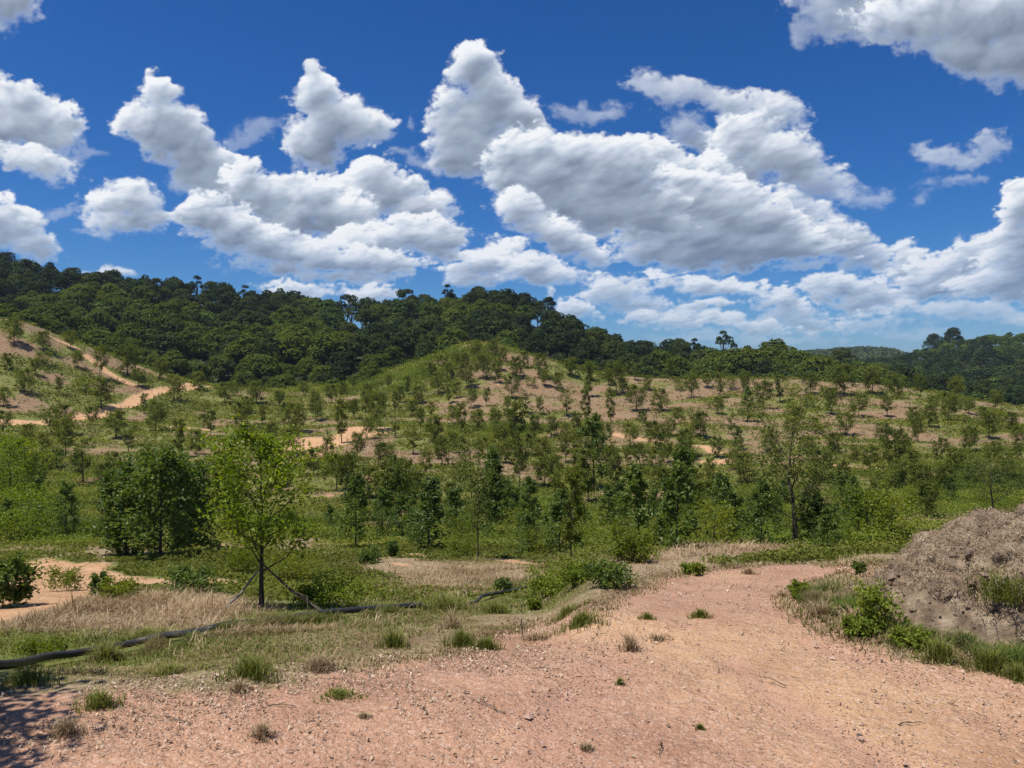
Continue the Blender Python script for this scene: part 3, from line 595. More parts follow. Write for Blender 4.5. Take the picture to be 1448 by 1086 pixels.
def branchy(rng, h, width, base=.25, nl=12, shape='round', trunk=.02, lean=0., up=.5, twigs=4, per=12, leaf=.12, spread=.12, kwl=None, sides=6, topw=.15):
    """trunk, limbs, twigs; leaves gathered along the twigs. returns (trunk part, leaf part)"""
    k = 7; t = np.linspace(0, 1, k); wob = np.cumsum(rng.normal(0, .012 * h, (k, 2)), 0) * t[:, None]
    T = np.stack([wob[:, 0] + lean * h * t, wob[:, 1], t * h * .93 - .05 * h * (t == 0)], 1)
    rt = trunk * h * (1 - t * .85); rt[0] *= 1.25
    parts = [tube(T, rt, sides)]; P = []; W = []
    for i in range(nl):
        f = base + (1 - base) * (i + rng.uniform(0, .8)) / nl; f = min(f, .99)
        q = (f - base) / (1 - base)
        if shape == 'round': prof = math.sqrt(max(.05, 1 - (2 * q - .75) ** 2 / 1.6)) 
        elif shape == 'cone': prof = (1 - q) ** .8 * .95 + topw
        elif shape == 'column': prof = .55 + .45 * math.sin(q * 3.0) 
        elif shape == 'vase': prof = .45 + .75 * q if q < .8 else 1.0 - (q - .8) * 2
        else: prof = .9 - .25 * q
        ln = width * .5 * prof * rng.uniform(.7, 1.15); ang = i * 2.4 + rng.uniform(-.5, .5)
        o = np.array([np.interp(f, t, T[:, j]) for j in range(3)])
        rise = up * rng.uniform(.6, 1.3) + (.5 * q if shape == 'vase' else 0)
        e = o + np.array([math.cos(ang) * ln, math.sin(ang) * ln, ln * rise])
        midp = (o + e) / 2 + np.array([0, 0, -.06 * ln * (1 if shape != 'vase' else 2)]) + rng.normal(0, .05 * ln, 3)
        lr = max(.003 * h, trunk * h * .42 * (1 - f * .6))
        parts.append(tube(np.stack([o, midp, e]), [lr, lr * .6, lr * .2], 4 if sides < 8 else 5))
        for j in range(twigs):
            g = rng.uniform(.30, 1.0); s0 = o + (e - o) * g + (midp - (o + e) / 2) * (1 - abs(2 * g - 1))
            tl = ln * rng.uniform(.22, .5) + .03 * h; dr = (e - o) / (np.linalg.norm(e - o) + 1e-9) + rng.normal(0, .65, 3); dr[2] += .25; dr /= np.linalg.norm(dr)
            s1 = s0 + dr * tl
            if sides > 6: parts.append(tube(np.stack([s0, (s0 + s1) / 2 + rng.normal(0, .03 * tl, 3), s1]), [lr * .3, lr * .22, lr * .08], 3))
            n = per + int(rng.integers(-per // 3, per // 3 + 1)); gg = rng.uniform(.1, 1.12, n)[:, None]
            P.append(s0 + (s1 - s0) * gg + rng.normal(0, spread * ln + .012 * h, (n, 3)) * [1, 1, .8]); W.append(np.full(n, rng.normal(0, .16)))
    tp = np.array([T[-1]] * (per * 2)) + rng.normal(0, 1, (per * 2, 3)) * [width * .10, width * .10, h * .06]
    P.append(tp); W.append(np.zeros(len(tp)))
    P = np.concatenate(P); W = np.concatenate(W); P[:, 2] = np.maximum(P[:, 2], .03 * h)
    tint = np.clip(rng.normal(.45, .2, len(P)) + W, 0, 1)
    kz = h / np.percentile(P[:, 2], 99.3); kr = width * .5 / np.percentile(np.hypot(P[:, 0], P[:, 1]), 95); kr = min(max(kr, .6), 1.6)
    tr = merge(parts); tr[0][:, 2] *= kz; tr[0][:, :2] *= kr; P = P * [kr, kr, kz]
    return tr, leaves(rng, P, leaf, tint=tint, **(kwl or {}))
def tree_proto(name, seed, lmat, bmat='bark_dark', **kw):
    rng = np.random.default_rng(seed); tr, lf = branchy(rng, **kw)
    return dict(h=kw['h'], w=kw['width'], trunk=mesh_np(name + '_trunk', *tr, smooth=True), crown=mesh_np(name + '_crown', *lf), lm=M[lmat], bm=M[bmat])
def place(pr, kind, loc, h, rz=0, wide=1.0, parts=('trunk', 'crown')):
    s = h / pr['h']; o = empty(kind, loc, rz); o.scale = (s * wide, s * wide, s)
    link(parts[0], pr['trunk'], pr['bm'], o); link(parts[1], pr['crown'], pr['lm'], o); return o

def forest_proto(name, seed, lmat, h=12, w=8, emergent=False, nq=3000):
    """a rain-forest tree: tall bole, crown of several domed lobes built of leaf sprays"""
    rng = np.random.default_rng(seed); k = 6; t = np.linspace(0, 1, k)
    T = np.stack([np.cumsum(rng.normal(0, .02 * h, k)) * t, np.cumsum(rng.normal(0, .02 * h, k)) * t, t * h * .8 - .1 * h * (t == 0)], 1)
    tr = [tube(T, .018 * h * (1 - .6 * t) + .03, 6)]
    lobes = []; nlb = 8 if emergent else 13
    for i in range(nlb):
        a = i * 2.4 + rng.uniform(-.4, .4); rr = (w * .36 * math.sqrt((i + .3) / nlb)) * (1.1 if emergent else 1)
        zc = h * (.86 - .46 * (i / nlb) ** 1.2 + rng.uniform(-.05, .05)) if not emergent else h * (.88 - .30 * i / nlb + rng.uniform(-.06, .05))
        R = w * rng.uniform(.14, .235) * (.78 if emergent else 1)
        lobes.append((np.array([T[-1][0] + rr * math.cos(a), T[-1][1] + rr * math.sin(a), zc]), R))
    P, O, tint = [], [], []
    for c, R in lobes:
        tr.append(tube(np.stack([T[2 if not emergent else 3], (T[3] + c) / 2, c]), [.008 * h, .006 * h, .002 * h], 4))
        n = nq // nlb; v = rng.normal(size=(n, 3)); v /= np.linalg.norm(v, axis=1, keepdims=True); v[:, 2] = np.where(v[:, 2] < -.35, -v[:, 2], v[:, 2])
        bump = 1 + .16 * np.sin(v[:, 0] * 5 + c[0] * 3) * np.sin(v[:, 1] * 5 + c[1] * 3) + rng.normal(0, .07, n)
        P.append(c + v * R * bump[:, None] * [1, 1, .82]); O.append(v); tint.append(np.clip(rng.normal(.42, .16, n) + rng.normal(0, .09), 0, 1))
    P = np.concatenate(P); O = np.concatenate(O); tint = np.concatenate(tint)
    lf = leaves(rng, P, .062 * w, up=.4, aspect=.75, fold=.2, tint=tint, out=O, outw=.62)
    trm = merge(tr)
    return dict(h=h, w=w, tarr=trm, larr=lf, trunk=mesh_np(name + '_trunk', *trm, smooth=True), crown=mesh_np(name + '_crown', *lf), lm=M[lmat], bm=M['bark_dark'])

ORD1 = 'zeroth first second third fourth fifth sixth seventh eighth ninth tenth eleventh twelfth thirteenth fourteenth fifteenth sixteenth seventeenth eighteenth nineteenth twentieth'.split()
def ordinal(n):
    if n <= 20: return ORD1[n]
    t, u = divmod(n, 10); tens = {2: 'twent', 3: 'thirt', 4: 'fort', 5: 'fift', 6: 'sixt'}[t]
    return tens + 'ieth' if u == 0 else tens + 'y-' + ORD1[u]

# ------------------------------------------------------------------ the wood on the hills
def build_forest():
    rng = np.random.default_rng(7)
    FP = [forest_proto('forest_tree', 100 + i, 'forest', h, w) for i, (h, w) in enumerate([(12, 8.6), (13, 7.6), (11, 9.4), (14, 8.2), (12, 9), (10, 7.8)])]
    FL = [forest_proto('light_forest_tree', 200 + i, 'forest_light', h, w) for i, (h, w) in enumerate([(11, 9.8), (9, 8.8)])]
    FE = [forest_proto('emergent_tree', 300 + i, 'forest', h, w, True, 1500) for i, (h, w) in enumerate([(15, 7.5), (16, 6.5), (15, 9)])]
    start = lambda px: np.interp(px, [-400, 0, 100, 200, 300, 400, 500, 600, 685, 760, 850, 1000, 1150, 1250, 1350, 1448, 1900], [120, 127, 131, 134, 137, 139, 140, 152, 160, 156, 151, 149, 149, 149, 150, 150, 150])
    T = []                                              # x, y, z, h, kind, rz
    d = 126.0
    while d < 520:
        step = 5.5 + max(0, d - 260) * .011
        u = -.74 + rng.uniform(0, step / d)
        while u < .74:
            dd = d + rng.uniform(-2.4, 2.4); uu = u + rng.uniform(-1.6, 1.6) / d; px = CX + F * uu
            lim = start(px)
            if dd > lim + rng.uniform(0, 3) and not (dd > 330 and px < 1100):
                edge = smooth(lim + 26, lim, dd); x = uu * dd; z = float(height(x, dd)) - 1.6 * edge - 1.1
                h = rng.uniform(5.8, 10.6) * (1 - .40 * edge)
                if px > 1180 and dd > 300: h *= .85
                patch = fbm(np.array([x / 22.]), np.array([dd / 22.]), 3, 303)[0]
                pyt = CY - F * (z + h - EYE) / dd; lb = blob(px, pyt, 110, 440, 60, 20) + blob(px, pyt, 450, 448, 45, 22) + .6 * blob(px, pyt, 390, 480, 40, 20)
                lightn = patch + .35 * lb > .625 or (edge > .4 and rng.random() < .6)
                kind = ('l', int(rng.integers(2))) if lightn else ('f', int(rng.integers(6)))
                if rng.random() < .045: kind = ('e', int(rng.integers(3))); h *= 1.3
                T.append([x, dd, z, h, kind, rng.uniform(0, 6.28), None])
            u += step / d * rng.uniform(.85, 1.2)
        d += step * .92
    # lone crowns that stand above the skyline in the picture: x, top, distance, kind, what it looks like
    for px, top, dd, kind, lab in [
        (488, 411, 236, ('e', 2), 'tall flat-topped forest tree standing above the skyline left of the hill summit'),
        (631, 400, 250, ('e', 1), 'slim tall forest tree poking highest above the ridge over the conical hill'),
        (673, 406, 250, ('f', 2), 'dark round-headed tree on the ridge top just right of the tallest slim tree'),
        (296, 397, 243, ('f', 0), 'dark broad tree bulging above the skyline of left ridge'),
        (960, 474, 238, ('e', 2), 'flat-crowned tree with see-through top on low ridge left of the lone tall tree'),
        (1020, 466, 240, ('e', 0), 'lone tall tree with tiered crown rising above the low middle ridge'),
        (837, 464, 226, ('l', 0), 'pale grey-green domed tree at the foot of the steep ridge end'),
        (1185, 489, 232, ('e', 2), 'open-crowned tree sticking up at the right end of low ridge'),
        (1100, 482, 190, ('l', 0), 'bright green tall tree in front of the dark low ridge'),
        (1345, 464, 425, ('f', 2), 'large dark crown standing out at the shoulder of right-hand ridge'),
        (1322, 472, 425, ('f', 0), 'smaller dark crown on right-hand ridge just left of the large one'),
        (813, 452, 236, ('f', 3), 'dark tree on the last step of the ridge before it drops right'),
        (700, 413, 250, ('f', 4), 'broad dark crown on ridge top right of the round-headed tree'),
        (420, 411, 246, ('e', 0), 'thin-topped tree on the skyline midway along left ridge'),
        (5, 357, 255, ('f', 0), 'rounded dark tree at the highest point of left ridge by the picture edge')]:
        x = (px - CX) / F * dd; z = float(height(x, dd)); h = (EYE - (top - CY) / F * dd) - z
        T.append([x, dd, z, h, kind, rng.uniform(0, 6.28), lab])
    T.sort(key=lambda t: t[1])
    # how much of each crown shows past the ground and the crowns in front of it
    nb = 760; bins = np.full(nb, 1e9)
    bx = np.linspace(-40, 1488, nb); D = np.exp(np.linspace(math.log(60), math.log(520), 240))
    uu = (bx - CX) / F; gp = np.stack([CY - F * (height(uu * q, np.full(nb, q)) - EYE) / q for q in D]); run = np.minimum.accumulate(gp, 0)
    vis = []
    for t in T:
        x, dd, z, h, kind, rz, lab = t; px, top = project(x, dd, z + h * .97); hw = h * .27 / dd * F
        k0, k1 = np.searchsorted(bx, [px - hw, px + hw]); k0 = max(k0, 0); k1 = min(k1, nb)
        if k1 <= k0: vis.append(0); continue
        gi = min(np.searchsorted(D, dd) - 1, 239); lim = np.minimum(bins[k0:k1], run[max(gi, 0), k0:k1]); lim = np.minimum(lim, CY - F * (z - EYE) / dd)
        a = np.clip(lim - top, 0, None).sum() * 2.0; vis.append(a)
        bins[k0:k1] = np.minimum(bins[k0:k1], top + hw * .30)
    vis = np.array(vis); order = np.argsort(-vis); named = [i for i, t in enumerate(T) if t[6] and vis[i] > 12]
    pick = set(named)
    for i in order:
        if len(pick) >= 292: break
        if vis[i] > 25 and i not in pick: pick.add(i)
    print('forest', len(T), 'visible', (vis > 6).sum(), 'individual', len(pick))
    segs = [(-99, 130, 'far left end of ridge'), (130, 270, 'wood behind left hill'), (270, 410, 'wood above valley head'), (410, 540, 'wood left of conical hill'), (540, 650, 'summit ridge, left half'), (650, 800, 'summit ridge, right half'), (800, 960, 'low middle ridge, left part'), (960, 1200, 'low middle ridge, right part'), (1200, 1600, 'dark right-hand ridge')]
    for s0, s1, phrase in segs:
        mem = [i for i in pick if s0 <= project(T[i][0], T[i][1], 0)[0] < s1]
        mem.sort(key=lambda i: project(T[i][0], T[i][1], T[i][2] + T[i][3])[1])      # highest in the picture first
        nrow = max(1, round(len(mem) / 11)); rows = np.array_split(mem, nrow)
        for rI, row in enumerate(rows):
            row = sorted(row, key=lambda i: T[i][0] / T[i][1])
            lev = {1: ['']}.get(nrow) or (['topmost', 'lowest'] if nrow == 2 else ['topmost'] + [ordinal(j + 1) + '-highest' for j in range(1, nrow - 1)] + ['lowest'])
            for k, i in enumerate(row):
                x, dd, z, h, (kk, vi), rz, lab = T[i]
                pr = {'f': FP, 'l': FL, 'e': FE}[kk][vi]
                o = place(pr, 'forest_tree', (x, dd, z), h, rz, {'e': 1.0}.get(kk, .92 + .25 * ((i * 37) % 10) / 10), ('trunk', 'crown'))
                adj = {'f': 'dark', 'l': 'light green', 'e': 'open-topped'}[kk]
                tag(o, lab or f"{adj} tree, {ordinal(k + 1)} from left in {lev[rI]} row of {phrase}".replace('  ', ' '), 'tree', 'forest trees on the hills behind the orchard')
    rest = []
    for i, t in enumerate(T):
        if i in pick or vis[i] < .1: continue
        x, dd, z, h, (kk, vi), rz, lab = t; kk = 'f' if kk == 'e' else kk; pr = {'f': FP, 'l': FL, 'e': FE}[kk][vi]; V, fs, at = pr['larr']
        sub = fs[0][:: 3 if dd < 300 else 4]; ids = sub.ravel(); v = V[ids].reshape(-1, 4, 3); cc = v.mean(1, keepdims=True); v = (cc + (v - cc) * 1.55).reshape(-1, 3)
        s = h / pr['h']; c_, s_ = math.cos(rz), math.sin(rz)
        W = np.stack([(v[:, 0] * c_ - v[:, 1] * s_) * s + x, (v[:, 0] * s_ + v[:, 1] * c_) * s + dd, v[:, 2] * s + z], 1)
        tn = np.clip(at['tint'][ids] * .55 + ((i * 61) % 97) / 97 * .40 + (.45 if kk == 'l' else 0), 0, 1)
        rest.append((W, [np.arange(len(W)).reshape(-1, 4)], {'tint': tn}))
    me = mesh_np('forest', *merge(rest)); print('rest trees', len(rest), 'faces', len(me.polygons))
    m2 = leaf_material('far_wood_leaves', (.015, .028, .009), (.031, .056, .014), (.085, .13, .02), .22, .08, objvar=0)
    tag(link('forest', me, m2), 'dense dark green woodland covering the hills behind the orchard', kind='stuff')
build_forest()

# far-off wooded hill beyond, one mass
def build_far_wood():
    rng = np.random.default_rng(17); n = 5200
    u = rng.uniform(.20, .60, n); d = rng.uniform(700, 1080, n); x = u * d; z = height(x, d) + 8
    P = np.repeat(np.stack([x, d, z], 1), 9, 0); v = rng.normal(size=P.shape); v /= np.linalg.norm(v, axis=1, keepdims=True); v[:, 2] = abs(v[:, 2])
    P = P + v * np.repeat(rng.uniform(3, 6, n), 9)[:, None] * [1, 1, .9]
    V, f, a = leaves(rng, P, 3.6, up=.3, aspect=.9, out=v, outw=.6)
    tag(link('distant_woodland', mesh_np('distant_woodland', V, f, a), M['forest']), 'distant bluish wooded hill seen in the dip right of centre', kind='stuff')
build_far_wood()

# ------------------------------------------------------------------ orchard trees
OP = {
 'r': [tree_proto('round_orchard_tree', 400 + i, 'orchard', h=3.2, width=w, base=b, nl=14, shape='round', trunk=.020, up=.45, twigs=5, per=26, leaf=.19, spread=.14) for i, (w, b) in enumerate([(2.5, .20), (2.2, .26), (2.9, .24), (2.4, .16)])],
 'n': [tree_proto('slim_orchard_tree', 420 + i, 'orchard', h=3.6, width=w, base=b, nl=14, shape='column', trunk=.016, up=.6, twigs=5, per=18, leaf=.19, spread=.16) for i, (w, b) in enumerate([(1.8, .22), (2.0, .3), (1.5, .15)])],
 'o': [tree_proto('open_orchard_tree', 430 + i, 'orchard', h=3.5, width=w, base=.24, nl=11, shape='vase', trunk=.018, up=.75, twigs=4, per=17, leaf=.18, spread=.12) for i, w in enumerate([2.4, 2.0])],
 't': [tree_proto('tall_thin_tree', 440 + i, 'sparse', h=5.5, width=1.7, base=.38, nl=14, shape='column', trunk=.010, up=.6, twigs=4, per=14, leaf=.17, spread=.15) for i in range(2)],
 'c': [tree_proto('dark_leafy_tree', 450 + i, 'teak', h=3.0, width=w, base=.10, nl=15, shape='cone', trunk=.016, up=.5, twigs=6, per=24, leaf=.135, spread=.14, kwl=dict(aspect=.62, up=.7)) for i, w in enumerate([1.7, 1.5, 1.9])],
 'b': [tree_proto('orchard_bush', 460 + i, 'bush', h=1.6, width=w, base=.04, nl=14, shape='bush', trunk=.018, up=.6, twigs=4, per=12, leaf=.15, spread=.2) for i, w in enumerate([2.0, 1.7, 2.3])],
}
FOUND = """20,487,33r 62,496,25r 17,494,20r 35,555,31r 83,558,23n 141,536,43n 100,492,22r 180,531,38r 196,546,22r 143,577,38r 226,536,26r 280,552,23r 246,567,33r 204,585,25n
164,620,36r 220,610,38r 181,642,35o 93,648,53n 83,615,40r 118,687,66o 318,572,28r 363,572,30r 341,608,36r 288,605,33o 298,618,34n 252,645,46n 277,642,30r 404,598,26r 418,611,36r 447,595,30r 469,570,24r
444,673,36r 464,665,43n 414,642,33r 454,599,33n 483,625,53n 517,582,27r 559,619,33o 559,582,26n 535,684,88t 533,608,46n 592,571,22r 575,559,24n 620,559,30r 635,571,25n 645,562,20r 667,576,23r 660,549,33r 632,541,25r 683,536,30r 701,541,25r 724,562,27r
731,534,26r 763,534,30r 751,546,13b 771,546,20r 789,551,22r 807,532,23r 743,585,30o 764,587,23n 801,589,38o 718,582,20n 688,574,23n 594,610,30n 614,625,33r 652,617,43n 584,643,43o 604,678,40n 650,710,80t 667,732,100t 683,647,27r 705,635,36r 728,645,66n 735,688,60n 693,721,76c 751,645,30n 769,658,36r 559,742,85c
488,705,58n 476,694,48r 565,569,20r 672,503,20r 698,503,20r 658,519,18r 645,522,20r 712,512,18r 740,520,20r 687,515,18b 625,523,18r 610,535,20r 640,533,18b 705,524,18r
829,600,48n 831,562,42n 840,694,94c 833,538,24r 872,559,42r 864,600,44n 897,538,25o 900,581,32r 934,581,28r 947,538,26n 978,563,30r 1018,563,32n 1054,556,27r 1103,569,34n 1079,577,34r 1057,596,44c 1016,586,22r 1002,578,14b 1035,615,28o 949,617,22r 891,632,30r 927,638,38r 970,649,38r 991,620,34r 977,613,18b 909,603,20r 862,626,24n 928,673,34r 971,676,36n 1003,677,26r 1036,665,27r 1053,686,42r 1043,637,30c 1015,646,25r 888,658,24n 768,653,26n 749,646,22n 734,688,50n
1146,558,27r 1142,575,17b 1194,560,40r 1234,558,34r 1265,564,32r 1302,564,32n 1353,568,32r 1408,581,26r 1341,597,38r 1314,603,27r 1255,590,27n 1214,590,30r 1176,586,34r 1196,616,30r 1298,626,32r 1399,621,34r 1413,600,20b 1250,627,26r 1266,662,50r 1207,654,23r 1230,665,32r 1371,640,33r 1366,652,18b 1437,629,24r 1270,693,38r 1153,612,22b 1241,718,50o
561,750,90n 536,684,60n 606,777,88c 650,709,66n 692,743,66n 702,740,90c 748,760,75c 832,710,66n 859,752,60c 818,684,50n 617,715,36c 503,775,95c 807,790,112n 1023,765,85c 1170,785,60c 676,793,122t 317,750,82r
845,690,60n 870,700,50n 880,735,50c 905,715,50n 925,745,47c 940,712,46r 960,745,50c 985,720,50n 1000,735,52r 785,700,50n 792,735,43c 770,690,40r 640,745,56n 585,720,48r 520,705,40r 575,690,36r 545,660,30r 505,650,34r 625,660,36r 640,640,26r 700,668,34n 715,655,28r 800,655,36n 815,640,30r 845,650,34r 865,665,32r 905,660,30r 945,655,26r 1085,640,30r 1100,665,34n 1120,620,26r 1140,650,30r 1160,680,40r 1190,700,44n 1180,640,26r 1150,720,50n 1080,720,40c 1060,750,43c 1100,745,38c 1200,740,37c 1215,765,43c 1235,752,44b 1300,700,40r 1310,730,44r 1335,700,38r 1350,670,34r 1330,650,28r 1380,690,36n 1405,655,28r 1425,680,36r 1440,655,26n 1290,665,26r
40,628,26r 20,655,30r 60,672,34b 150,690,34r 160,668,26r 205,668,30r 385,630,28r 372,600,24n 350,585,22r 330,560,18r 395,575,20r 430,560,18r 445,575,20r 485,560,18r 500,592,24r 385,690,40r 395,660,30r 520,620,26r 540,575,18r 520,560,16r 500,548,15r 550,548,16r 585,590,22r 610,592,22n 640,600,24r 675,608,26r 700,605,24r 725,612,26r 755,612,22r 780,618,26r 800,625,26n 815,608,22r 845,620,26r 5,575,24r 10,522,20r 50,530,20r 60,515,18b 110,520,22r 120,555,20b 5,610,26r 60,640,24r 130,600,22r
860,545,20r 880,548,16b 915,552,18r 960,552,16b 1000,548,18r 1035,550,17b 1120,560,18b 1165,562,16b 1290,600,22r 1320,580,18r 1370,585,20r 1390,600,22r 1430,610,24r 1280,640,24r 1120,590,20b 1130,600,22r 960,600,22r 985,595,18b 940,628,20r"""
HERO = []
def build_orchard():
    rng = np.random.default_rng(23)
    items = []; seen = []
    for tok in FOUND.split():
        kind = tok[-1]; px, py, hp = (float(v) for v in tok[:-1].split(','))
        if any(abs(px - a) < 9 and abs(py - b) < 8 for a, b in seen): continue
        seen.append((px, py)); items.append((px, py, hp, kind))
    zones = [   # x range, y range of the foot, where that is
     (-50, 250, 400, 512, 'on bare upper slope of left hill'), (-50, 250, 512, 562, 'on left hill above sandy track'), (-50, 230, 562, 604, 'beside sandy track at foot of left hill'),
     (-50, 260, 604, 640, 'in left valley just below sandy track'), (-50, 260, 640, 700, 'on grassy left valley floor behind big dark bush'),
     (230, 410, 540, 600, 'at valley head below the wood'), (410, 580, 540, 585, 'along wood edge left of conical hill'), (260, 420, 600, 660, 'in valley behind yellow-green tree'), (410, 580, 585, 632, 'around forked sandy track'), (380, 560, 632, 700, 'below forked sandy track'),
     (580, 860, 400, 528, 'near top of conical hill'), (580, 720, 528, 560, 'high on left flank of conical hill'), (720, 870, 528, 556, 'high on right flank of conical hill'), (580, 720, 560, 592, 'on lower left flank of conical hill'), (720, 890, 556, 602, 'on bare brown slope under conical hill'),
     (580, 720, 592, 630, 'at foot of conical hill, left half'), (720, 860, 600, 630, 'in green strip under brown slope'), (560, 700, 630, 684, 'in middle of valley'), (700, 850, 630, 672, 'in mid valley right of centre'), (700, 850, 672, 712, 'just behind the scrub belt, centre'),
     (480, 660, 684, 730, 'in tall scrub left of centre'), (480, 720, 728, 800, 'at near edge of scrub, left of centre'), (660, 850, 684, 730, 'in tall scrub at centre'), (720, 850, 728, 800, 'at near edge of scrub, centre'),
     (870, 1060, 528, 572, 'along bare right crest, left end'), (1060, 1240, 528, 572, 'along bare right crest, middle'), (1240, 1500, 528, 575, 'along bare right crest, right end'),
     (860, 1000, 572, 612, 'on brown terraces below crest, left'), (1000, 1160, 572, 612, 'on brown terraces below crest, middle'), (1160, 1290, 572, 612, 'on brown terraces below crest, right'), (1290, 1500, 572, 612, 'on falling right end of crest slope'),
     (850, 960, 612, 645, 'beside orange track, left part'), (960, 1120, 612, 645, 'beside orange track, right part'), (1120, 1290, 612, 650, 'on lower slope behind open-branched tree'), (1290, 1500, 612, 650, 'on grassy slope behind earth mound'),
     (850, 960, 645, 684, 'below orange track, left part'), (960, 1130, 645, 690, 'below orange track, right part'), (1120, 1290, 650, 700, 'around short sandy track at right'), (1290, 1500, 650, 700, 'in green hollow behind mound'),
     (840, 1000, 684, 800, 'in dense scrub right of centre'), (1000, 1130, 690, 800, 'in dense scrub around open-branched tree'), (1130, 1500, 690, 800, 'in dense scrub left of earth mound')]
    left = list(range(len(items))); n = 0
    adj = {'r': 'round', 'n': 'slim', 'o': 'open', 't': 'tall thin', 'c': 'dark leafy', 'b': 'low bushy'}
    for x0, x1, y0, y1, ph in zones + [(-500, 3000, 0, 2000, 'out on its own in valley')]:
        mem = [i for i in left if x0 <= items[i][0] < x1 and y0 <= items[i][1] < y1]; left = [i for i in left if i not in mem]
        mem.sort(key=lambda i: items[i][0])
        for k, i in enumerate(mem):
            px, py, hp, kind = items[i]; p = cast(px, py, 12)
            h = hp * p[1] / F * 1.16; lst = OP[kind]; pr = lst[int(rng.integers(len(lst)))]
            o = place(pr, 'shrub' if kind == 'b' else 'orchard_tree', (p[0], p[1], p[2] - .03), h, rng.uniform(0, 6.28), rng.uniform(.74, 1.02) if kind in 'nc' else rng.uniform(.85, 1.12))
            noun = 'shrub' if kind == 'b' else 'young tree'
            lab = f"{adj[kind]} {noun}, {ordinal(k + 1)} from left {ph}" if len(mem) > 1 else f"{adj[kind]} {noun}, the only one {ph}"
            if px == 676 and py == 793: lab = 'leaning thin pole-like tree with tufted top at scrub edge near centre'
            tag(o, lab, 'shrub' if kind == 'b' else 'tree', 'young trees planted over the valley'); n += 1
    print('orchard', n)
build_orchard()

# ------------------------------------------------------------------ grass, scrub and ground cover
def blades(rng, P, h, w, bend=.5, tint=None, lean=None):
    n = len(P); h = np.broadcast_to(h, (n,)) * rng.uniform(.5, 1.15, n); a = rng.uniform(0, 2 * np.pi, n)
    dr = np.stack([np.cos(a), np.sin(a), np.zeros(n)], 1)
    if lean is not None: dr = dr + lean; dr /= np.linalg.norm(dr, axis=1, keepdims=True) + 1e-9
    sd = np.stack([-dr[:, 1], dr[:, 0], np.zeros(n)], 1); sd = sd * np.cos(.6) + 0
    b = np.broadcast_to(bend, (n,)) * rng.uniform(.3, 1.3, n); H = h[:, None]; B = b[:, None]; ww = (np.broadcast_to(w, (n,)) * rng.uniform(.6, 1.3, n))[:, None]
    up = np.array([[0, 0, 1.]])
    m = P + up * H * .6 / np.sqrt(1 + .4 * B * B) + dr * H * B * .35; t = P + up * H * (1 - .32 * np.minimum(B, 2)) + dr * H * B * .95
    V = np.stack([P - sd * ww * .5, P + sd * ww * .5, m + sd * ww * .38, m - sd * ww * .38, t], 1).reshape(-1, 3)
    i = np.arange(n)[:, None] * 5
    if tint is None: tint = rng.uniform(0, 1, n)
    return V, [np.concatenate([i, i + 1, i + 2, i + 3], 1), np.concatenate([i + 3, i + 2, i + 4], 1)], {'tint': np.repeat(np.clip(tint, 0, 1), 5)}

def scatter(rng, n, umin, umax, dmin, dmax, p=1.0):
    u = rng.uniform(umin, umax, n); q = rng.uniform(0, 1, n) ** p
    d = dmin * (dmax / dmin) ** q; x = u * d; z = height(x, d); mk, sd = masks(x, d, z)
    return x, d, z, mk, sd

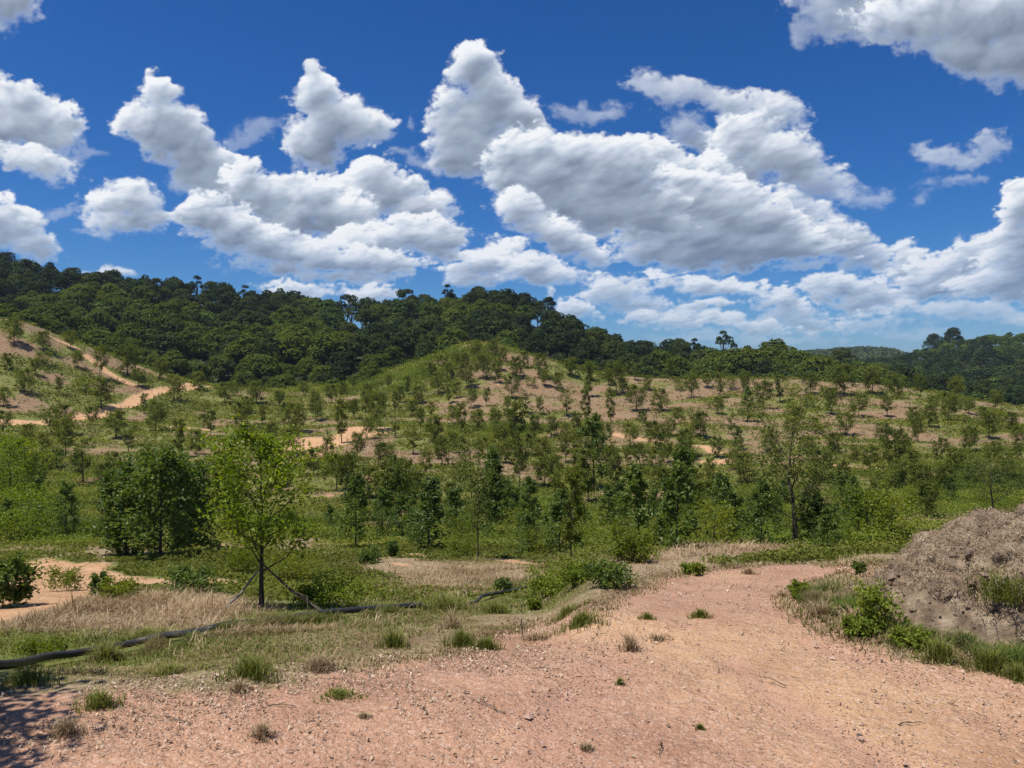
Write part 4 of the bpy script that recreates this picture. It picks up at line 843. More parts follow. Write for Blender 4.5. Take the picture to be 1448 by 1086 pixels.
def build_cover():
    rng = np.random.default_rng(31)
    # low leafy growth over the valley and hills
    x, d, z, mk, sd = scatter(rng, 170000, -.74, .74, 10, 150, .8)
    clump = fbm(x / 3.2, d / 2.0, 3, 501)
    k = (mk['green'] + .6 * (clump - .5) > .66 + .25 * rng.uniform(-1, 1, len(x))) & (mk['sand'] < .35) & (mk['gravel'] < .3) & (mk['straw'] < .75)
    x, d, z, clump = x[k], d[k], z[k], clump[k]; n = len(x); per = 4
    sc = .035 + .0021 * d
    hgt = sc * (.8 + 1.6 * np.clip(clump - .45, 0, 1) * 2)
    P = np.repeat(np.stack([x, d, z], 1), per, 0); v = rng.normal(size=P.shape) * np.repeat(sc, per)[:, None] * [1.1, 1.1, .0]
    P = P + v; P[:, 2] += np.repeat(hgt, per) * rng.uniform(.15, 1.3, len(P))
    hue = np.clip(.42 + 1.5 * (fbm(x / 5, d / 4, 3, 511) - .5) + rng.normal(0, .1, n), 0, 1)
    V, f, a = leaves(rng, P, np.repeat(sc * 1.25, per), up=.9, aspect=.6, tint=np.repeat(hue, per) + rng.normal(0, .14, len(P)))
    tag(link('ground_cover', mesh_np('ground_cover', V, f, a), M['cover']), 'low weeds and creeping growth covering the green parts of the valley', kind='stuff')
    # dry stalks and small weeds on the bare slopes
    rng = np.random.default_rng(34); x, d, z, mk, sd = scatter(rng, 90000, -.74, .74, 16, 150, .75)
    k = (mk['green'] < .55) & (mk['sand'] < .3) & (mk['gravel'] < .2) & (fbm(x / 2.8, d / 1.6, 4, 551) > .50); x, d, z = x[k], d[k], z[k]; n = len(x); per = 3; sc = .03 + .0016 * d
    P = np.repeat(np.stack([x, d, z], 1), per, 0) + rng.normal(size=(n * per, 3)) * np.repeat(sc, per)[:, None] * [1, 1, 0]; P[:, 2] += np.repeat(sc, per) * rng.uniform(.1, .8, n * per)
    V, f, a = leaves(rng, P, np.repeat(sc, per), up=.9, aspect=.5)
    m = leaf_material('dry_weed_leaves', (.060, .050, .022), (.15, .115, .055), (.28, .22, .12), .25, .03, objvar=0)
    tag(link('dry_weeds', mesh_np('dry_weeds', V, f, a), m), 'sparse brown weeds and stalks scattered over the bare slopes', kind='stuff')
    # greener, taller undergrowth in the scrub belt
    rng = np.random.default_rng(32); GP = []
    for cx, cy, rx, ry, cnt in [(1010, 735, 170, 26, 2600), (1200, 715, 170, 35, 2400), (860, 760, 90, 22, 1200), (640, 750, 130, 22, 1200), (40, 700, 90, 45, 2300), (110, 755, 90, 16, 1500), (1370, 690, 100, 25, 4000), (780, 720, 90, 20, 2200), (430, 745, 60, 14, 900), (1080, 770, 120, 8, 2200), (770, 612, 130, 7, 1200), (610, 515, 50, 16, 900), (560, 537, 60, 10, 700), (500, 552, 90, 6, 600), (700, 503, 60, 10, 500)]:
        qx = np.clip(rng.normal(0, 1, cnt * 2), -2, 2) * rx * .62 + cx; qy = np.clip(rng.normal(0, 1, cnt * 2), -2, 2) * ry * .62 + cy
        ds = _dm[(_dm > 10) & (_dm < 165)]; 
        # foot of each sprig: nearest ground depth that shows at this picture height, from a coarse table
        for px0 in np.unique((qx // 24).astype(int)):
            s = (qx // 24).astype(int) == px0; uu_ = ((px0 + .5) * 24 - CX) / F
            pr = CY - F * (height(uu_ * ds, ds) - EYE) / ds; run = np.minimum.accumulate(pr)
            dd = np.interp(-qy[s], -run, ds); xx = (qx[s] - CX) / F * dd; GP.append(np.stack([xx, dd + rng.normal(0, .25, len(dd)) * dd / 20], 1))
    GP = np.concatenate(GP); x, d = GP.T; z = height(x, d); mk, sd = masks(x, d, z)
    k = (mk['sand'] < .3) & (mk['gravel'] < .2) & (fbm(x / 2.4, d / 2.4, 3, 521) > .45); x, d, z = x[k], d[k], z[k]; n = len(x); per = 7
    hh = (.12 + .0035 * d) * (.4 + 1.5 * fbm(x / 1.6, d / 1.6, 3, 531)); sc = .035 + .0013 * d
    P = np.repeat(np.stack([x, d, z], 1), per, 0) + rng.normal(size=(n * per, 3)) * np.repeat(.12 + .004 * d, per)[:, None] * [1, 1, 0]; P[:, 2] += np.repeat(hh, per) * rng.uniform(.1, 1.2, n * per)
    hue = np.clip(.5 + 1.8 * (fbm(x / 3, d / 3, 3, 541) - .5), 0, 1)
    V, f, a = leaves(rng, P, np.repeat(sc, per) * 1.25, up=.8, aspect=.5, tint=np.repeat(hue, per) + rng.normal(0, .16, len(P)))
    m = leaf_material('undergrowth_leaves', (.088, .125, .018), (.155, .20, .030), (.245, .29, .05), .35, .10, objvar=0)
    tag(link('undergrowth', mesh_np('undergrowth', V, f, a), m), 'tangled bright green undergrowth between the bushes of the scrub belt', kind='stuff')

PIPE_PIX = [(-60, 955), (0, 948), (60, 938), (120, 930), (165, 921), (225, 907), (290, 897), (345, 889), (400, 881), (450, 873), (500, 868), (545, 864), (588, 861), (640, 858), (680, 847), (715, 840), (748, 834)]
def build_grass():
    rng = np.random.default_rng(41)
    x, d, z, mk, sd = scatter(rng, 330000, -.76, .76, 4.4, 24, .9)
    kp = seg_dist(x, d, world_line([(a, b + 3) for a, b in PIPE_PIX])) > .11; x, d, z, sd = x[kp], d[kp], z[kp], sd[kp]; mk = {k_: v_[kp] for k_, v_ in mk.items()}
    dens = fbm(x / .8, d / .8, 4, 601); road = mk['gravel'] > .55 + .25 * rng.uniform(-1, 1, len(x))
    st = (mk['straw'] + .5 * (dens - .5) + .18 * smooth(13, 9, d) > .52 + .25 * rng.uniform(-1, 1, len(x))) & ~road & (mk['sand'] < .4)
    px, py = project(x, d, z); tall = sum(w * blob(px, py, a, b, c * .8, e) for a, b, c, e, w in STRAW_PIX[:2]) + sum(w * blob(px, py, a, b, c, e) for a, b, c, e, w in [STRAW_PIX[4], STRAW_PIX[8], STRAW_PIX[9]]) * .7
    h = (.035 + .10 * np.clip(tall, 0, 1) + .05 * dens) * np.where(rng.random(len(x)) < .06, 1.9, 1); h = np.where(sd > -1.3, h * .55, h)
    P = np.stack([x, d, z], 1)[st]; hs = h[st]; ds_ = d[st]
    V, f, a = blades(rng, P, hs * 1.25, .0035 + .0010 * ds_ * .9, 1.1, tint=np.clip(.45 + 1.6 * (fbm(P[:, 0] / .6, P[:, 1] / .6, 3, 611) - .5) + rng.normal(0, .2, len(P)), 0, 1), lean=np.array([[.5, -.3, 0]]))
    print('straw', len(P)); tag(link('dry_grass', mesh_np('dry_grass', V, f, a), M['straw']), 'pale dry grass matted along the edge of the gravel clearing', kind='stuff')
    nearv = smooth(13, 9, d)
    gr = (((mk['green'] + 1.3 * (dens - .5) - .12 * nearv > .55 + .3 * rng.uniform(-1, 1, len(x))) & (rng.random(len(x)) > .45 * nearv) & ~st & (mk['straw'] < .8)) | (st & (rng.random(len(x)) < .10 + .3 * (dens > .56)))) & ~road & (mk['sand'] < .3)
    P = np.stack([x, d, z], 1)[gr]; n = len(P)
    V, f, a = blades(rng, P, (.05 + .10 * dens[gr]) * (1 - .55 * nearv[gr]), .0045 + .0011 * d[gr], .8, tint=np.clip(.45 + 1.5 * (fbm(P[:, 0] / .9, P[:, 1] / .9, 3, 621) - .5) + rng.normal(0, .15, n), 0, 1))
    tag(link('green_grass', mesh_np('green_grass', V, f, a), M['grass']), 'short green grass on the slope between the pipe and the scrub', kind='stuff')
    # grass grown up against the pipe on its near side
    rng = np.random.default_rng(44); line = world_line([(-40, 955), (60, 942), (165, 926), (225, 912), (290, 902), (345, 893), (400, 886), (450, 878), (500, 873), (560, 868), (620, 864), (690, 852), (750, 842)]); Ps = []
    for i in range(len(line) - 1):
        n = int(1500 * np.linalg.norm(line[i + 1] - line[i])); t = rng.uniform(0, 1, n)[:, None]; Ps.append(line[i] + (line[i + 1] - line[i]) * t + np.stack([rng.normal(0, .03, n), -.05 - np.abs(rng.normal(0, .14, n))], 1))
    Q = np.concatenate(Ps); cl = fbm(Q[:, 0] / .3, Q[:, 1] / .3, 3, 651) - .10 * smooth(-1.6, -1.0, Q[:, 0]); Q = Q[cl > .46]; cl = cl[cl > .46]
    V, f, a = blades(rng, np.stack([Q[:, 0], Q[:, 1], height(Q[:, 0], Q[:, 1])], 1), .05 + .35 * (cl - .46), .006, .9, tint=np.clip(.1 + 1.0 * fbm(Q[:, 0] / .5, Q[:, 1] / .5, 3, 653) + rng.normal(0, .12, len(Q)), 0, 1))
    tag(link('pipe_grass', mesh_np('pipe_grass', V, f, a), leaf_material('pipe_grass_blades', (.26, .20, .11), (.15, .145, .045), (.10, .13, .03), .3, .05, objvar=0)), 'thin mixed grass growing up against the black pipe', kind='stuff')
    # lush grass along the right-hand verge and round the foot of the mound
    rng = np.random.default_rng(43); Ps = []
    line = world_line([(1120, 846), (1140, 868), (1175, 888), (1230, 906), (1300, 926), (1370, 942), (1450, 955), (1560, 985)])
    for i in range(len(line) - 1):
        n = int(5200 * np.linalg.norm(line[i + 1] - line[i])); t = rng.uniform(0, 1, n)[:, None]
        off = np.abs(rng.normal(0, .24, n)) + .22 * fbm(t[:, 0] * 9, t[:, 0] * 0 + i, 2, 5) - .03; q = line[i] + (line[i + 1] - line[i]) * t; Ps.append(q + np.stack([off * .8, off * .75], 1))
    Q = np.concatenate(Ps); cl = fbm(Q[:, 0] / .16, Q[:, 1] / .16, 3, 631); Q = Q[cl > .50]; cl = cl[cl > .50]; n = len(Q)
    P = np.stack([Q[:, 0], Q[:, 1], height(Q[:, 0], Q[:, 1])], 1)
    gm = fbm(Q[:, 0] / .5, Q[:, 1] / .5, 3, 633)
    V, f, a = blades(rng, P, .07 + .20 * (cl - .4), .006, .8, tint=np.clip(.5 + 2 * (gm - .5) + rng.normal(0, .15, n), 0, 1))
    tag(link('verge_grass', mesh_np('verge_grass', V, f, a), leaf_material('verge_blades', (.19, .15, .08), (.085, .13, .025), (.16, .20, .04), .3, .05, objvar=0)), 'fresh green grass along right verge of the gravel road and foot of the mound', kind='stuff')

def build_stones():
    rng = np.random.default_rng(51)
    x, d, z, mk, sd = scatter(rng, 46000, -.74, .74, 2.8, 14, 1.25)
    k = (sd > -.7) & (fbm(x / .7, d / .7, 3, 701) + .5 * rng.uniform(-.5, .5, len(x)) > .44); x, d, z = x[k], d[k], z[k]; n = len(x)
    s = (.0028 + .0048 * rng.power(.5, n) ** 3) * np.where(rng.random(n) < .025, 2.8, 1) * (.7 + .09 * d)
    o = np.array([[1, 0, 0], [0, 1, 0], [-1, 0, 0], [0, -1, 0], [0, 0, .7], [0, 0, -.4]], float); fc = np.array([[0, 1, 4], [1, 2, 4], [2, 3, 4], [3, 0, 4], [1, 0, 5], [2, 1, 5], [3, 2, 5], [0, 3, 5]])
    def stones(name, idx, mat, label):
        m = len(idx); th = rng.uniform(0, 6.28, m); jit = o[None] * rng.uniform(.55, 1.35, (m, 6, 3)); c, s_ = np.cos(th)[:, None], np.sin(th)[:, None]
        X = jit[..., 0] * c - jit[..., 1] * s_; Y = jit[..., 0] * s_ + jit[..., 1] * c
        V = np.stack([X, Y, jit[..., 2]], -1) * s[idx][:, None, None] + np.stack([x, d, z + .001], 1)[idx][:, None]
        f = (np.arange(m)[:, None, None] * 6 + fc[None]).reshape(-1, 3)
        tag(link(name, mesh_np(name, V.reshape(-1, 3), [f]), mat), label, kind='stuff')
    dark = rng.random(n) < .05
    stones('pebbles', np.where(~dark)[0], M['stone'], 'small pale pinkish stones strewn over the gravel clearing'); stones('dark_pebbles', np.where(dark)[0], M['stone_dark'], 'scattered small dark stones on the gravel clearing')
    # dead leaves and straw chips on the trodden margin
    rng = np.random.default_rng(52)
    x, d, z, mk, sd = scatter(rng, 150000, -.78, .78, 2.8, 12, 1.0)
    px, py = project(x, d, z); left = blob(px, py, 330, 960, 420, 55) + blob(px, py, 640, 925, 160, 40) * .8 + blob(px, py, 60, 1000, 160, 60)
    pr = .06 + .8 * np.exp(-((sd - .1) / .75) ** 2) * np.clip(left + .25, 0, 1) + .45 * np.clip(left, 0, 1) * (sd > -1); pr = np.where(sd < -1.3, .05, pr) * np.where(sd > 1.6, .5, 1)
    k = rng.random(len(x)) < pr * (fbm(x / .35, d / .35, 3, 711) > .44) * .8; x, d, z = x[k], d[k], z[k]; n = len(x)
    P = np.stack([x, d, z + .006], 1); sz = .015 * (.6 + .10 * d) * np.where(rng.random(n) < .12, 2.1, 1)
    V, f, a = leaves(rng, P, sz, up=1.6, aspect=.42, fold=.7, droop=.25)
    tag(link('leaf_litter', mesh_np('leaf_litter', V, f, a), M['litter']), 'dry leaves and straw chips lying on the margin of the clearing', kind='stuff')
build_cover(); build_grass(); build_stones()

# ------------------------------------------------------------------ earth mound on the right
MC = np.array([4.35, 5.55])
def mound_z(x, y):
    r = np.hypot((x - MC[0]) / 1.76, (y - MC[1]) / 1.42); a = np.arctan2(y - MC[1], x - MC[0])
    r = r * (1 + .07 * np.sin(3 * a + 1) + .05 * np.sin(5 * a)); r = np.clip(r, 0, 1.0)
    prof = (1 - r ** 3.3) ** .85
    return height(x, y) - .10 + .78 * prof * (1 + .10 * (fbm(x / .8, y / .8, 3, 801) - .5) * 2)
def build_mound():
    na, nr = 420, 150; A, R = np.meshgrid(np.linspace(0, 2 * np.pi, na, endpoint=False), np.linspace(0, 1.1, nr), indexing='ij')
    x = MC[0] + 1.76 * R * np.cos(A); y = MC[1] + 1.42 * R * np.sin(A); z = mound_z(x, y)
    edge = smooth(1.08, .93, R); x = x.ravel(); y = y.ravel(); z = z.ravel(); e = edge.ravel()
    lum = (fbm(x / .22 + z * 2, y / .22, 4, 811) - .5); cl = worley(x / .13 + z * 4, y / .13 - z * 3, 5) - .6; fi = fbm(x / .05 + 9 * z, y / .05 - 7 * z, 3, 821) - .5
    G = np.stack([x, y, z], 1).reshape(na, nr, 3); du = np.roll(G, -1, 0) - np.roll(G, 1, 0); dv = np.gradient(G, axis=1); Nrm = np.cross(dv, du).reshape(-1, 3); Nrm /= np.linalg.norm(Nrm, axis=1, keepdims=True) + 1e-9; Nrm *= np.sign(Nrm[:, 2:3] + 1e-6)
    dsp = e * (.24 * lum + .075 * cl + .05 * fi + .05 * (fbm(x / .1 + z * 6, y / .1 + z * 5, 3, 831) - .5)); x = x + Nrm[:, 0] * dsp; y = y + Nrm[:, 1] * dsp; z = z + Nrm[:, 2] * dsp
    idx = np.arange(na * nr).reshape(na, nr); nx = np.roll(idx, -1, 0); q = np.stack([idx[:, :-1], nx[:, :-1], nx[:, 1:], idx[:, 1:]], -1).reshape(-1, 4)[:, ::-1]
    V = np.stack([x, y, z], 1); me = mesh_np('soil_mound', V, [q], smooth=True)
    m = plain('mound_soil', [(.25, (.062, .044, .030)), (.45, (.175, .125, .083)), (.60, (.29, .22, .15)), (.8, (.46, .37, .27))], 9, .95, 1.0, 45, None)
    tag(link('soil_mound', me, m), 'big rounded heap of greyish-brown soil and dead roots at right edge', 'mound')
    rng = np.random.default_rng(61); n = 95000; th = rng.uniform(0, 6.28, n); r = rng.random(n) ** .36 * 1.0
    k = np.clip((np.round(th / 2 / np.pi * na)).astype(int) % na, 0, na - 1); j = np.clip((r / 1.1 * (nr - 1)).astype(int), 0, nr - 1); NN = Nrm[idx[k, j]]; P = V[idx[k, j]] + rng.normal(0, .010, (n, 3)) + NN * .007
    pat = fbm(P[:, 0] / .35, P[:, 1] / .35 + P[:, 2], 3, 851) > .30; P = P[pat]; NN = NN[pat]
    V1, f1, a1 = leaves(rng, P, .026 * rng.power(.5, len(P)) + .008, up=.1, aspect=.2, out=NN, outw=.6, fold=.3, droop=.35)
    tag(link('dead_straw', mesh_np('dead_straw', V1, f1, a1), M['mound_litter']), 'dead roots and straw caught all over the earth mound', kind='stuff')
build_mound()
def build_clods():
    rng = np.random.default_rng(63); n = 2600; th = rng.uniform(0, 6.28, n); r = .25 + .85 * rng.random(n) ** .45
    x = MC[0] + 1.76 * r * np.cos(th); y = MC[1] + 1.42 * r * np.sin(th); z = np.maximum(mound_z(x, y), height(x, y)) + .012
    s = .006 + .030 * rng.random(n) ** 5; ico = []
    g = (1 + 5 ** .5) / 2
    base = np.array([(-1, g, 0), (1, g, 0), (-1, -g, 0), (1, -g, 0), (0, -1, g), (0, 1, g), (0, -1, -g), (0, 1, -g), (g, 0, -1), (g, 0, 1), (-g, 0, -1), (-g, 0, 1)]) / 1.9
    fc = np.array([(0, 11, 5), (0, 5, 1), (0, 1, 7), (0, 7, 10), (0, 10, 11), (1, 5, 9), (5, 11, 4), (11, 10, 2), (10, 7, 6), (7, 1, 8), (3, 9, 4), (3, 4, 2), (3, 2, 6), (3, 6, 8), (3, 8, 9), (4, 9, 5), (2, 4, 11), (6, 2, 10), (8, 6, 7), (9, 8, 1)])
    V = base[None] * rng.uniform(.6, 1.3, (n, 12, 1)) * rng.uniform(.7, 1.3, (n, 1, 3)) * s[:, None, None] + np.stack([x, y, z], 1)[:, None]
    f = (np.arange(n)[:, None, None] * 12 + fc[None]).reshape(-1, 3)
    tag(link('soil_clods', mesh_np('soil_clods', V.reshape(-1, 3), [f]), plain('clod_soil', [(.3, (.12, .085, .06)), (.55, (.25, .185, .135)), (.8, (.42, .33, .25))], 3, .95, .6, 70)), 'loose clods of earth on the mound and rolled down around its foot', kind='stuff')
build_clods()

# ------------------------------------------------------------------ the plants one can tell apart close by
def hero(name, label, px, py, hp, lmat, bmat, seed, dmin=4, dist=None, cat='tree', group=None, names=('trunk', 'crown'), **kw):
    p = cast(px, py, dmin) if dist is None else np.array([(px - CX) / F * dist, dist, float(height((px - CX) / F * dist, dist))])
    h = hp * p[1] / F; kw.setdefault('width', .7); kw['width'] = kw['width'] * h; kw['leaf'] = kw.get('leaf', .06)
    tr, lf = branchy(np.random.default_rng(seed), h=h, **kw)
    o = empty(name, (p[0], p[1], p[2] - .02)); link(names[0], mesh_np(name + '_' + names[0], *tr, smooth=True), M[bmat], o); link(names[1], mesh_np(name + '_' + names[1], *lf), M[lmat], o)
    tag(o, label, cat, group); return o, p, h
def build_heroes():
    o, p, h = hero('young_tree', 'yellow-green young tree with a clear forked trunk standing alone beside the black pipe', 370, 861, 262, 'olive', 'bark_dark', 901, width=.60, base=.24, nl=22, shape='round', trunk=.0165, up=1.0, twigs=7, per=25, leaf=.058, spread=.13, sides=9)
    # two dead poles leaning on it
    for i, (a, b, lab) in enumerate([((366, 806), (312, 834), 'thin grey dead branch leaning left from the yellow-green tree'), ((372, 797), (456, 834), 'thin dark dead branch leaning right from the yellow-green tree')]):
        top = np.array([p[0] + (a[0] - 370) / F * p[1], p[1] - .02, EYE - (a[1] - CY) / F * p[1]]); q = cast(*b, 6); q[1] = p[1] - .5; q[0] = (b[0] - CX) / F * q[1]; q[2] = float(height(q[0], q[1])) + .02
        m = (top + q) / 2 + [0, 0, -.04]; V, f, at = merge([tube([top, m, q], [.010, .013, .016], 6), tube([m, (m + q) / 2 + [.02, -.05, .06], q + [.12 * (1 - 2 * i), -.15, .05]], [.008, .006, .003], 5)])
        tag(link('dead_branch', mesh_np('dead_branch', V, f, smooth=True), M['bark_pale' if i == 0 else 'bark_dark']), lab, 'branch')
    hero('open_tree', 'sparse open-branched tree with spreading forked limbs behind the far bend of the gravel road', 1125, 775, 222, 'sparse', 'bark_dark', 903, width=.66, base=.24, nl=19, shape='vase', trunk=.016, up=1.2, twigs=6, per=24, leaf=.085, spread=.11, sides=9)
    hero('dark_tree', 'dark-stemmed tree with wide open crown rising behind the earth mound', 1404, 728, 92, 'sparse', 'bark_dark', 904, width=.95, base=.2, nl=18, shape='round', trunk=.018, up=.9, twigs=6, per=18, leaf=.11, spread=.14, sides=9, dmin=12)
    for px, py, hp, w, sd, lab in [(178, 787, 138, .62, 911, 'left one of the three big dark leafy trees crowded together'), (226, 790, 158, .60, 912, 'middle and tallest of the three big dark leafy trees crowded together'), (270, 776, 130, .62, 913, 'right one of the three big dark leafy trees crowded together')]:
        hero('broadleaf_tree', lab, px, py, hp, 'teak', 'bark_dark', sd, width=w, base=.03, nl=28, shape='bush', trunk=.015, up=.8, twigs=6, per=20, leaf=.12, spread=.13, kwl=dict(aspect=.62, up=.7, droop=.3), sides=9)
    for px, py, hp, w, sd, mat, lab in [(14, 716, 104, .95, 914, 'olive', 'bright green round tree cut by left picture edge'), (4, 865, 80, .9, 915, 'teak', 'dark leafy sapling at left edge beside the sandy path fork'), (322, 752, 96, .6, 916, 'bush', 'fresh green slender tree just behind the yellow-green tree'), (300, 700, 60, .6, 917, 'bush', 'light green tree half hidden between the dark trees and yellow-green tree')]:
        hero('young_tree', lab, px, py, hp, mat, 'bark_dark', sd, width=w, base=.12, nl=17, shape='round', trunk=.018, up=.7, twigs=7, per=30 if px < 100 else 19, leaf=(.14 if px < 100 else .095) if py < 800 else .06, spread=.16, sides=8)
    S = [  # px, foot, height, width/height, material, leaf, label
        (22, 768, 52, 1.9, 'weed', .10, 'bright bushy weed below the green tree at left edge'),
        (72, 752, 46, 1.7, 'teak', .11, 'rounded green bush on the slope right of the left-edge tree'),
        (38, 740, 56, 1.6, 'olive', .11, 'yellow-green bush under the left-edge tree'),
        (270, 846, 46, 1.5, 'teak', .060, 'glossy dark green bush left of the yellow-green tree'),
        (412, 822, 48, 1.9, 'bush', .045, 'broad dark green bush right behind the yellow-green tree'),
        (345, 812, 40, 1.5, 'bush', .045, 'low green bush left behind the yellow-green tree trunk'),
        (478, 862, 52, 1.7, 'weed', .040, 'light green feathery bush touching the upper end of black pipe'),
        (442, 858, 34, 1.6, 'bush', .040, 'small green bush between the yellow-green tree and the feathery bush'),
        (168, 852, 36, 1.6, 'bush', .040, 'light green shrub in front of the thin sandy path'),
        (140, 850, 42, .6, 'teak', .045, 'small upright sapling at the edge of the sandy path'),
        (94, 836, 36, 1.5, 'bush', .040, 'loose weedy shrub in the fork of the sandy path'),
        (60, 930, 30, 2.2, 'bush', .030, 'low green weed patch just above the black pipe at far left'),
        (772, 846, 46, 1.5, 'weed', .040, 'fresh green bush at the edge of gravel left of the road bend'),
        (755, 864, 22, .9, 'weed', .028, 'tiny round green plant on the gravel edge'),
        (712, 840, 26, .9, 'teak', .034, 'small dark plant beside the thin end of the pipe'),
        (862, 832, 44, 1.7, 'teak', .045, 'dark green shrub in the grass left of road bend'),
        (818, 828, 34, 1.8, 'weed', .040, 'low yellow-green shrub between two bushes left of road bend'),
        (893, 798, 56, 1.2, 'bush', .055, 'dark rounded bush where the dry bank meets the scrub'),
        (1130, 850, 30, .8, 'weed', .032, 'single bright green seedling on right verge of gravel road'),
        (1238, 892, 70, .9, 'weed', .030, 'tall leafy weed growing up the left side of the mound'),
        (1213, 900, 32, 1.5, 'weed', .028, 'lower leafy weed at the left foot of the mound'),
        (1290, 915, 30, 1.9, 'weed', .026, 'low bright weed in front of the mound, left part'),
        (1216, 812, 20, .8, 'teak', .03, 'tiny dark sprig at the far end of gravel road'),
        (520, 800, 26, 1.3, 'teak', .05, 'small dark weed on the sandy bank left of centre'),
        (650, 790, 30, 1.6, 'bush', .05, 'low bush at the foot of the leaning thin tree'),
        (555, 790, 26, .7, 'teak', .05, 'upright dark seedling on the sandy bank'),
        (980, 812, 20, 1.6, 'weed', .035, 'small weed on dry bank above the road bend')]
    rng = np.random.default_rng(71)
    for i, (px, py, hp, w, mat, lf, lab) in enumerate(S):
        hero('shrub', lab, px, py, hp, mat, 'bark_dark', 930 + i, width=w, base=.03, nl=18, shape='bush' if w > 1 else 'column', trunk=.014, up=.75, twigs=6, per=13, leaf=lf, spread=.20, cat='shrub', sides=7)
    # scrub belt: bushes of the same few kinds, packed together
    BP = [tree_proto('scrub_bush', 1000 + i, 'bush', h=1.8, width=w, base=.03, nl=16, shape='bush', trunk=.016, up=.7, twigs=5, per=14, leaf=.105, spread=.2) for i, w in enumerate([2.2, 1.7, 2.6])] + \
         [tree_proto('scrub_tree', 1010 + i, 'teak', h=2.4, width=w, base=.06, nl=17, shape='cone', trunk=.015, up=.55, twigs=6, per=18, leaf=.115, spread=.15, kwl=dict(aspect=.6, up=.7)) for i, w in enumerate([1.6, 1.35])]
    rng = np.random.default_rng(72); spots = []
    for x0, x1, y0, y1, n in [(860, 1010, 715, 782, 20), (1010, 1130, 705, 780, 14), (1130, 1275, 700, 782, 20), (1275, 1448, 680, 722, 12), (560, 720, 735, 782, 10), (720, 860, 725, 786, 12), (0, 120, 650, 770, 18), (430, 560, 710, 760, 7)]:
        k = 0; tries = 0
        while k < n and tries < 900:
            tries += 1; a = rng.uniform(x0, x1); b = rng.uniform(y0, y1)
            if all(abs(a - q[0]) > 12 or abs(b - q[1]) > 9 for q in spots): spots.append((a, b)); k += 1
    regs = [(-9, 130, 'on green slope at left edge'), (130, 640, 'in scrub behind sandy bank'), (640, 790, 'in scrub at centre'), (790, 900, 'in scrub right of centre'), (900, 960, 'in scrub above dry bank, left part'), (960, 1040, 'in scrub above dry bank, middle'), (1040, 1130, 'in scrub around open-branched tree foot'), (1130, 1200, 'in scrub right of open-branched tree'), (1200, 1290, 'in scrub left of the earth mound'), (1290, 1500, 'in hollow behind the earth mound')]
    for x0, x1, ph in regs:
        mem = sorted([s for s in spots if x0 <= s[0] < x1], key=lambda s: s[1]); nrow = max(1, round(len(mem) / 7))
        for ri, row in enumerate([r for r in (mem[len(mem) * j // nrow: len(mem) * (j + 1) // nrow] for j in range(nrow)) if r]):
            for k, (a, b) in enumerate(sorted(row)):
                v = int(rng.choice(5, p=[.15, .15, .12, .32, .26])); pr = BP[v]; q = cast(a, b, 10); lev = 'only row' if nrow == 1 else ('back row', 'front row')[ri] if nrow == 2 else ('back row', 'middle row', 'front row')[min(ri, 2)]
                hh = rng.uniform(.7, 1.4) if v < 3 else rng.uniform(1.0, 2.0)
                o = place(pr, 'shrub', (q[0], q[1], q[2] - .05), hh, rng.uniform(0, 6.28), rng.uniform(.85, 1.2))
                tag(o, f"{'rounded bright bush' if v < 3 else 'upright dark bush'}, {ordinal(k + 1)} from left in {lev} {ph}", 'shrub', 'bushes of the scrub belt')
    # shade tree just outside the left edge: its shadow falls on the bottom left corner
    tr, lf = branchy(np.random.default_rng(990), h=3.5, width=2.2, base=.5, nl=16, shape='round', trunk=.018, up=.5, twigs=7, per=34, leaf=.10, spread=.16, sides=8)
    o = empty('shade_tree', (-4.15, 2.95, -.02)); link('trunk', mesh_np('shade_tree_trunk', *tr, smooth=True), M['bark_dark'], o); link('crown', mesh_np('shade_tree_crown', *lf), M['teak'], o)
    tag(o, 'leafy tree outside the left edge whose shade falls on the bottom left corner', 'tree')
build_heroes()

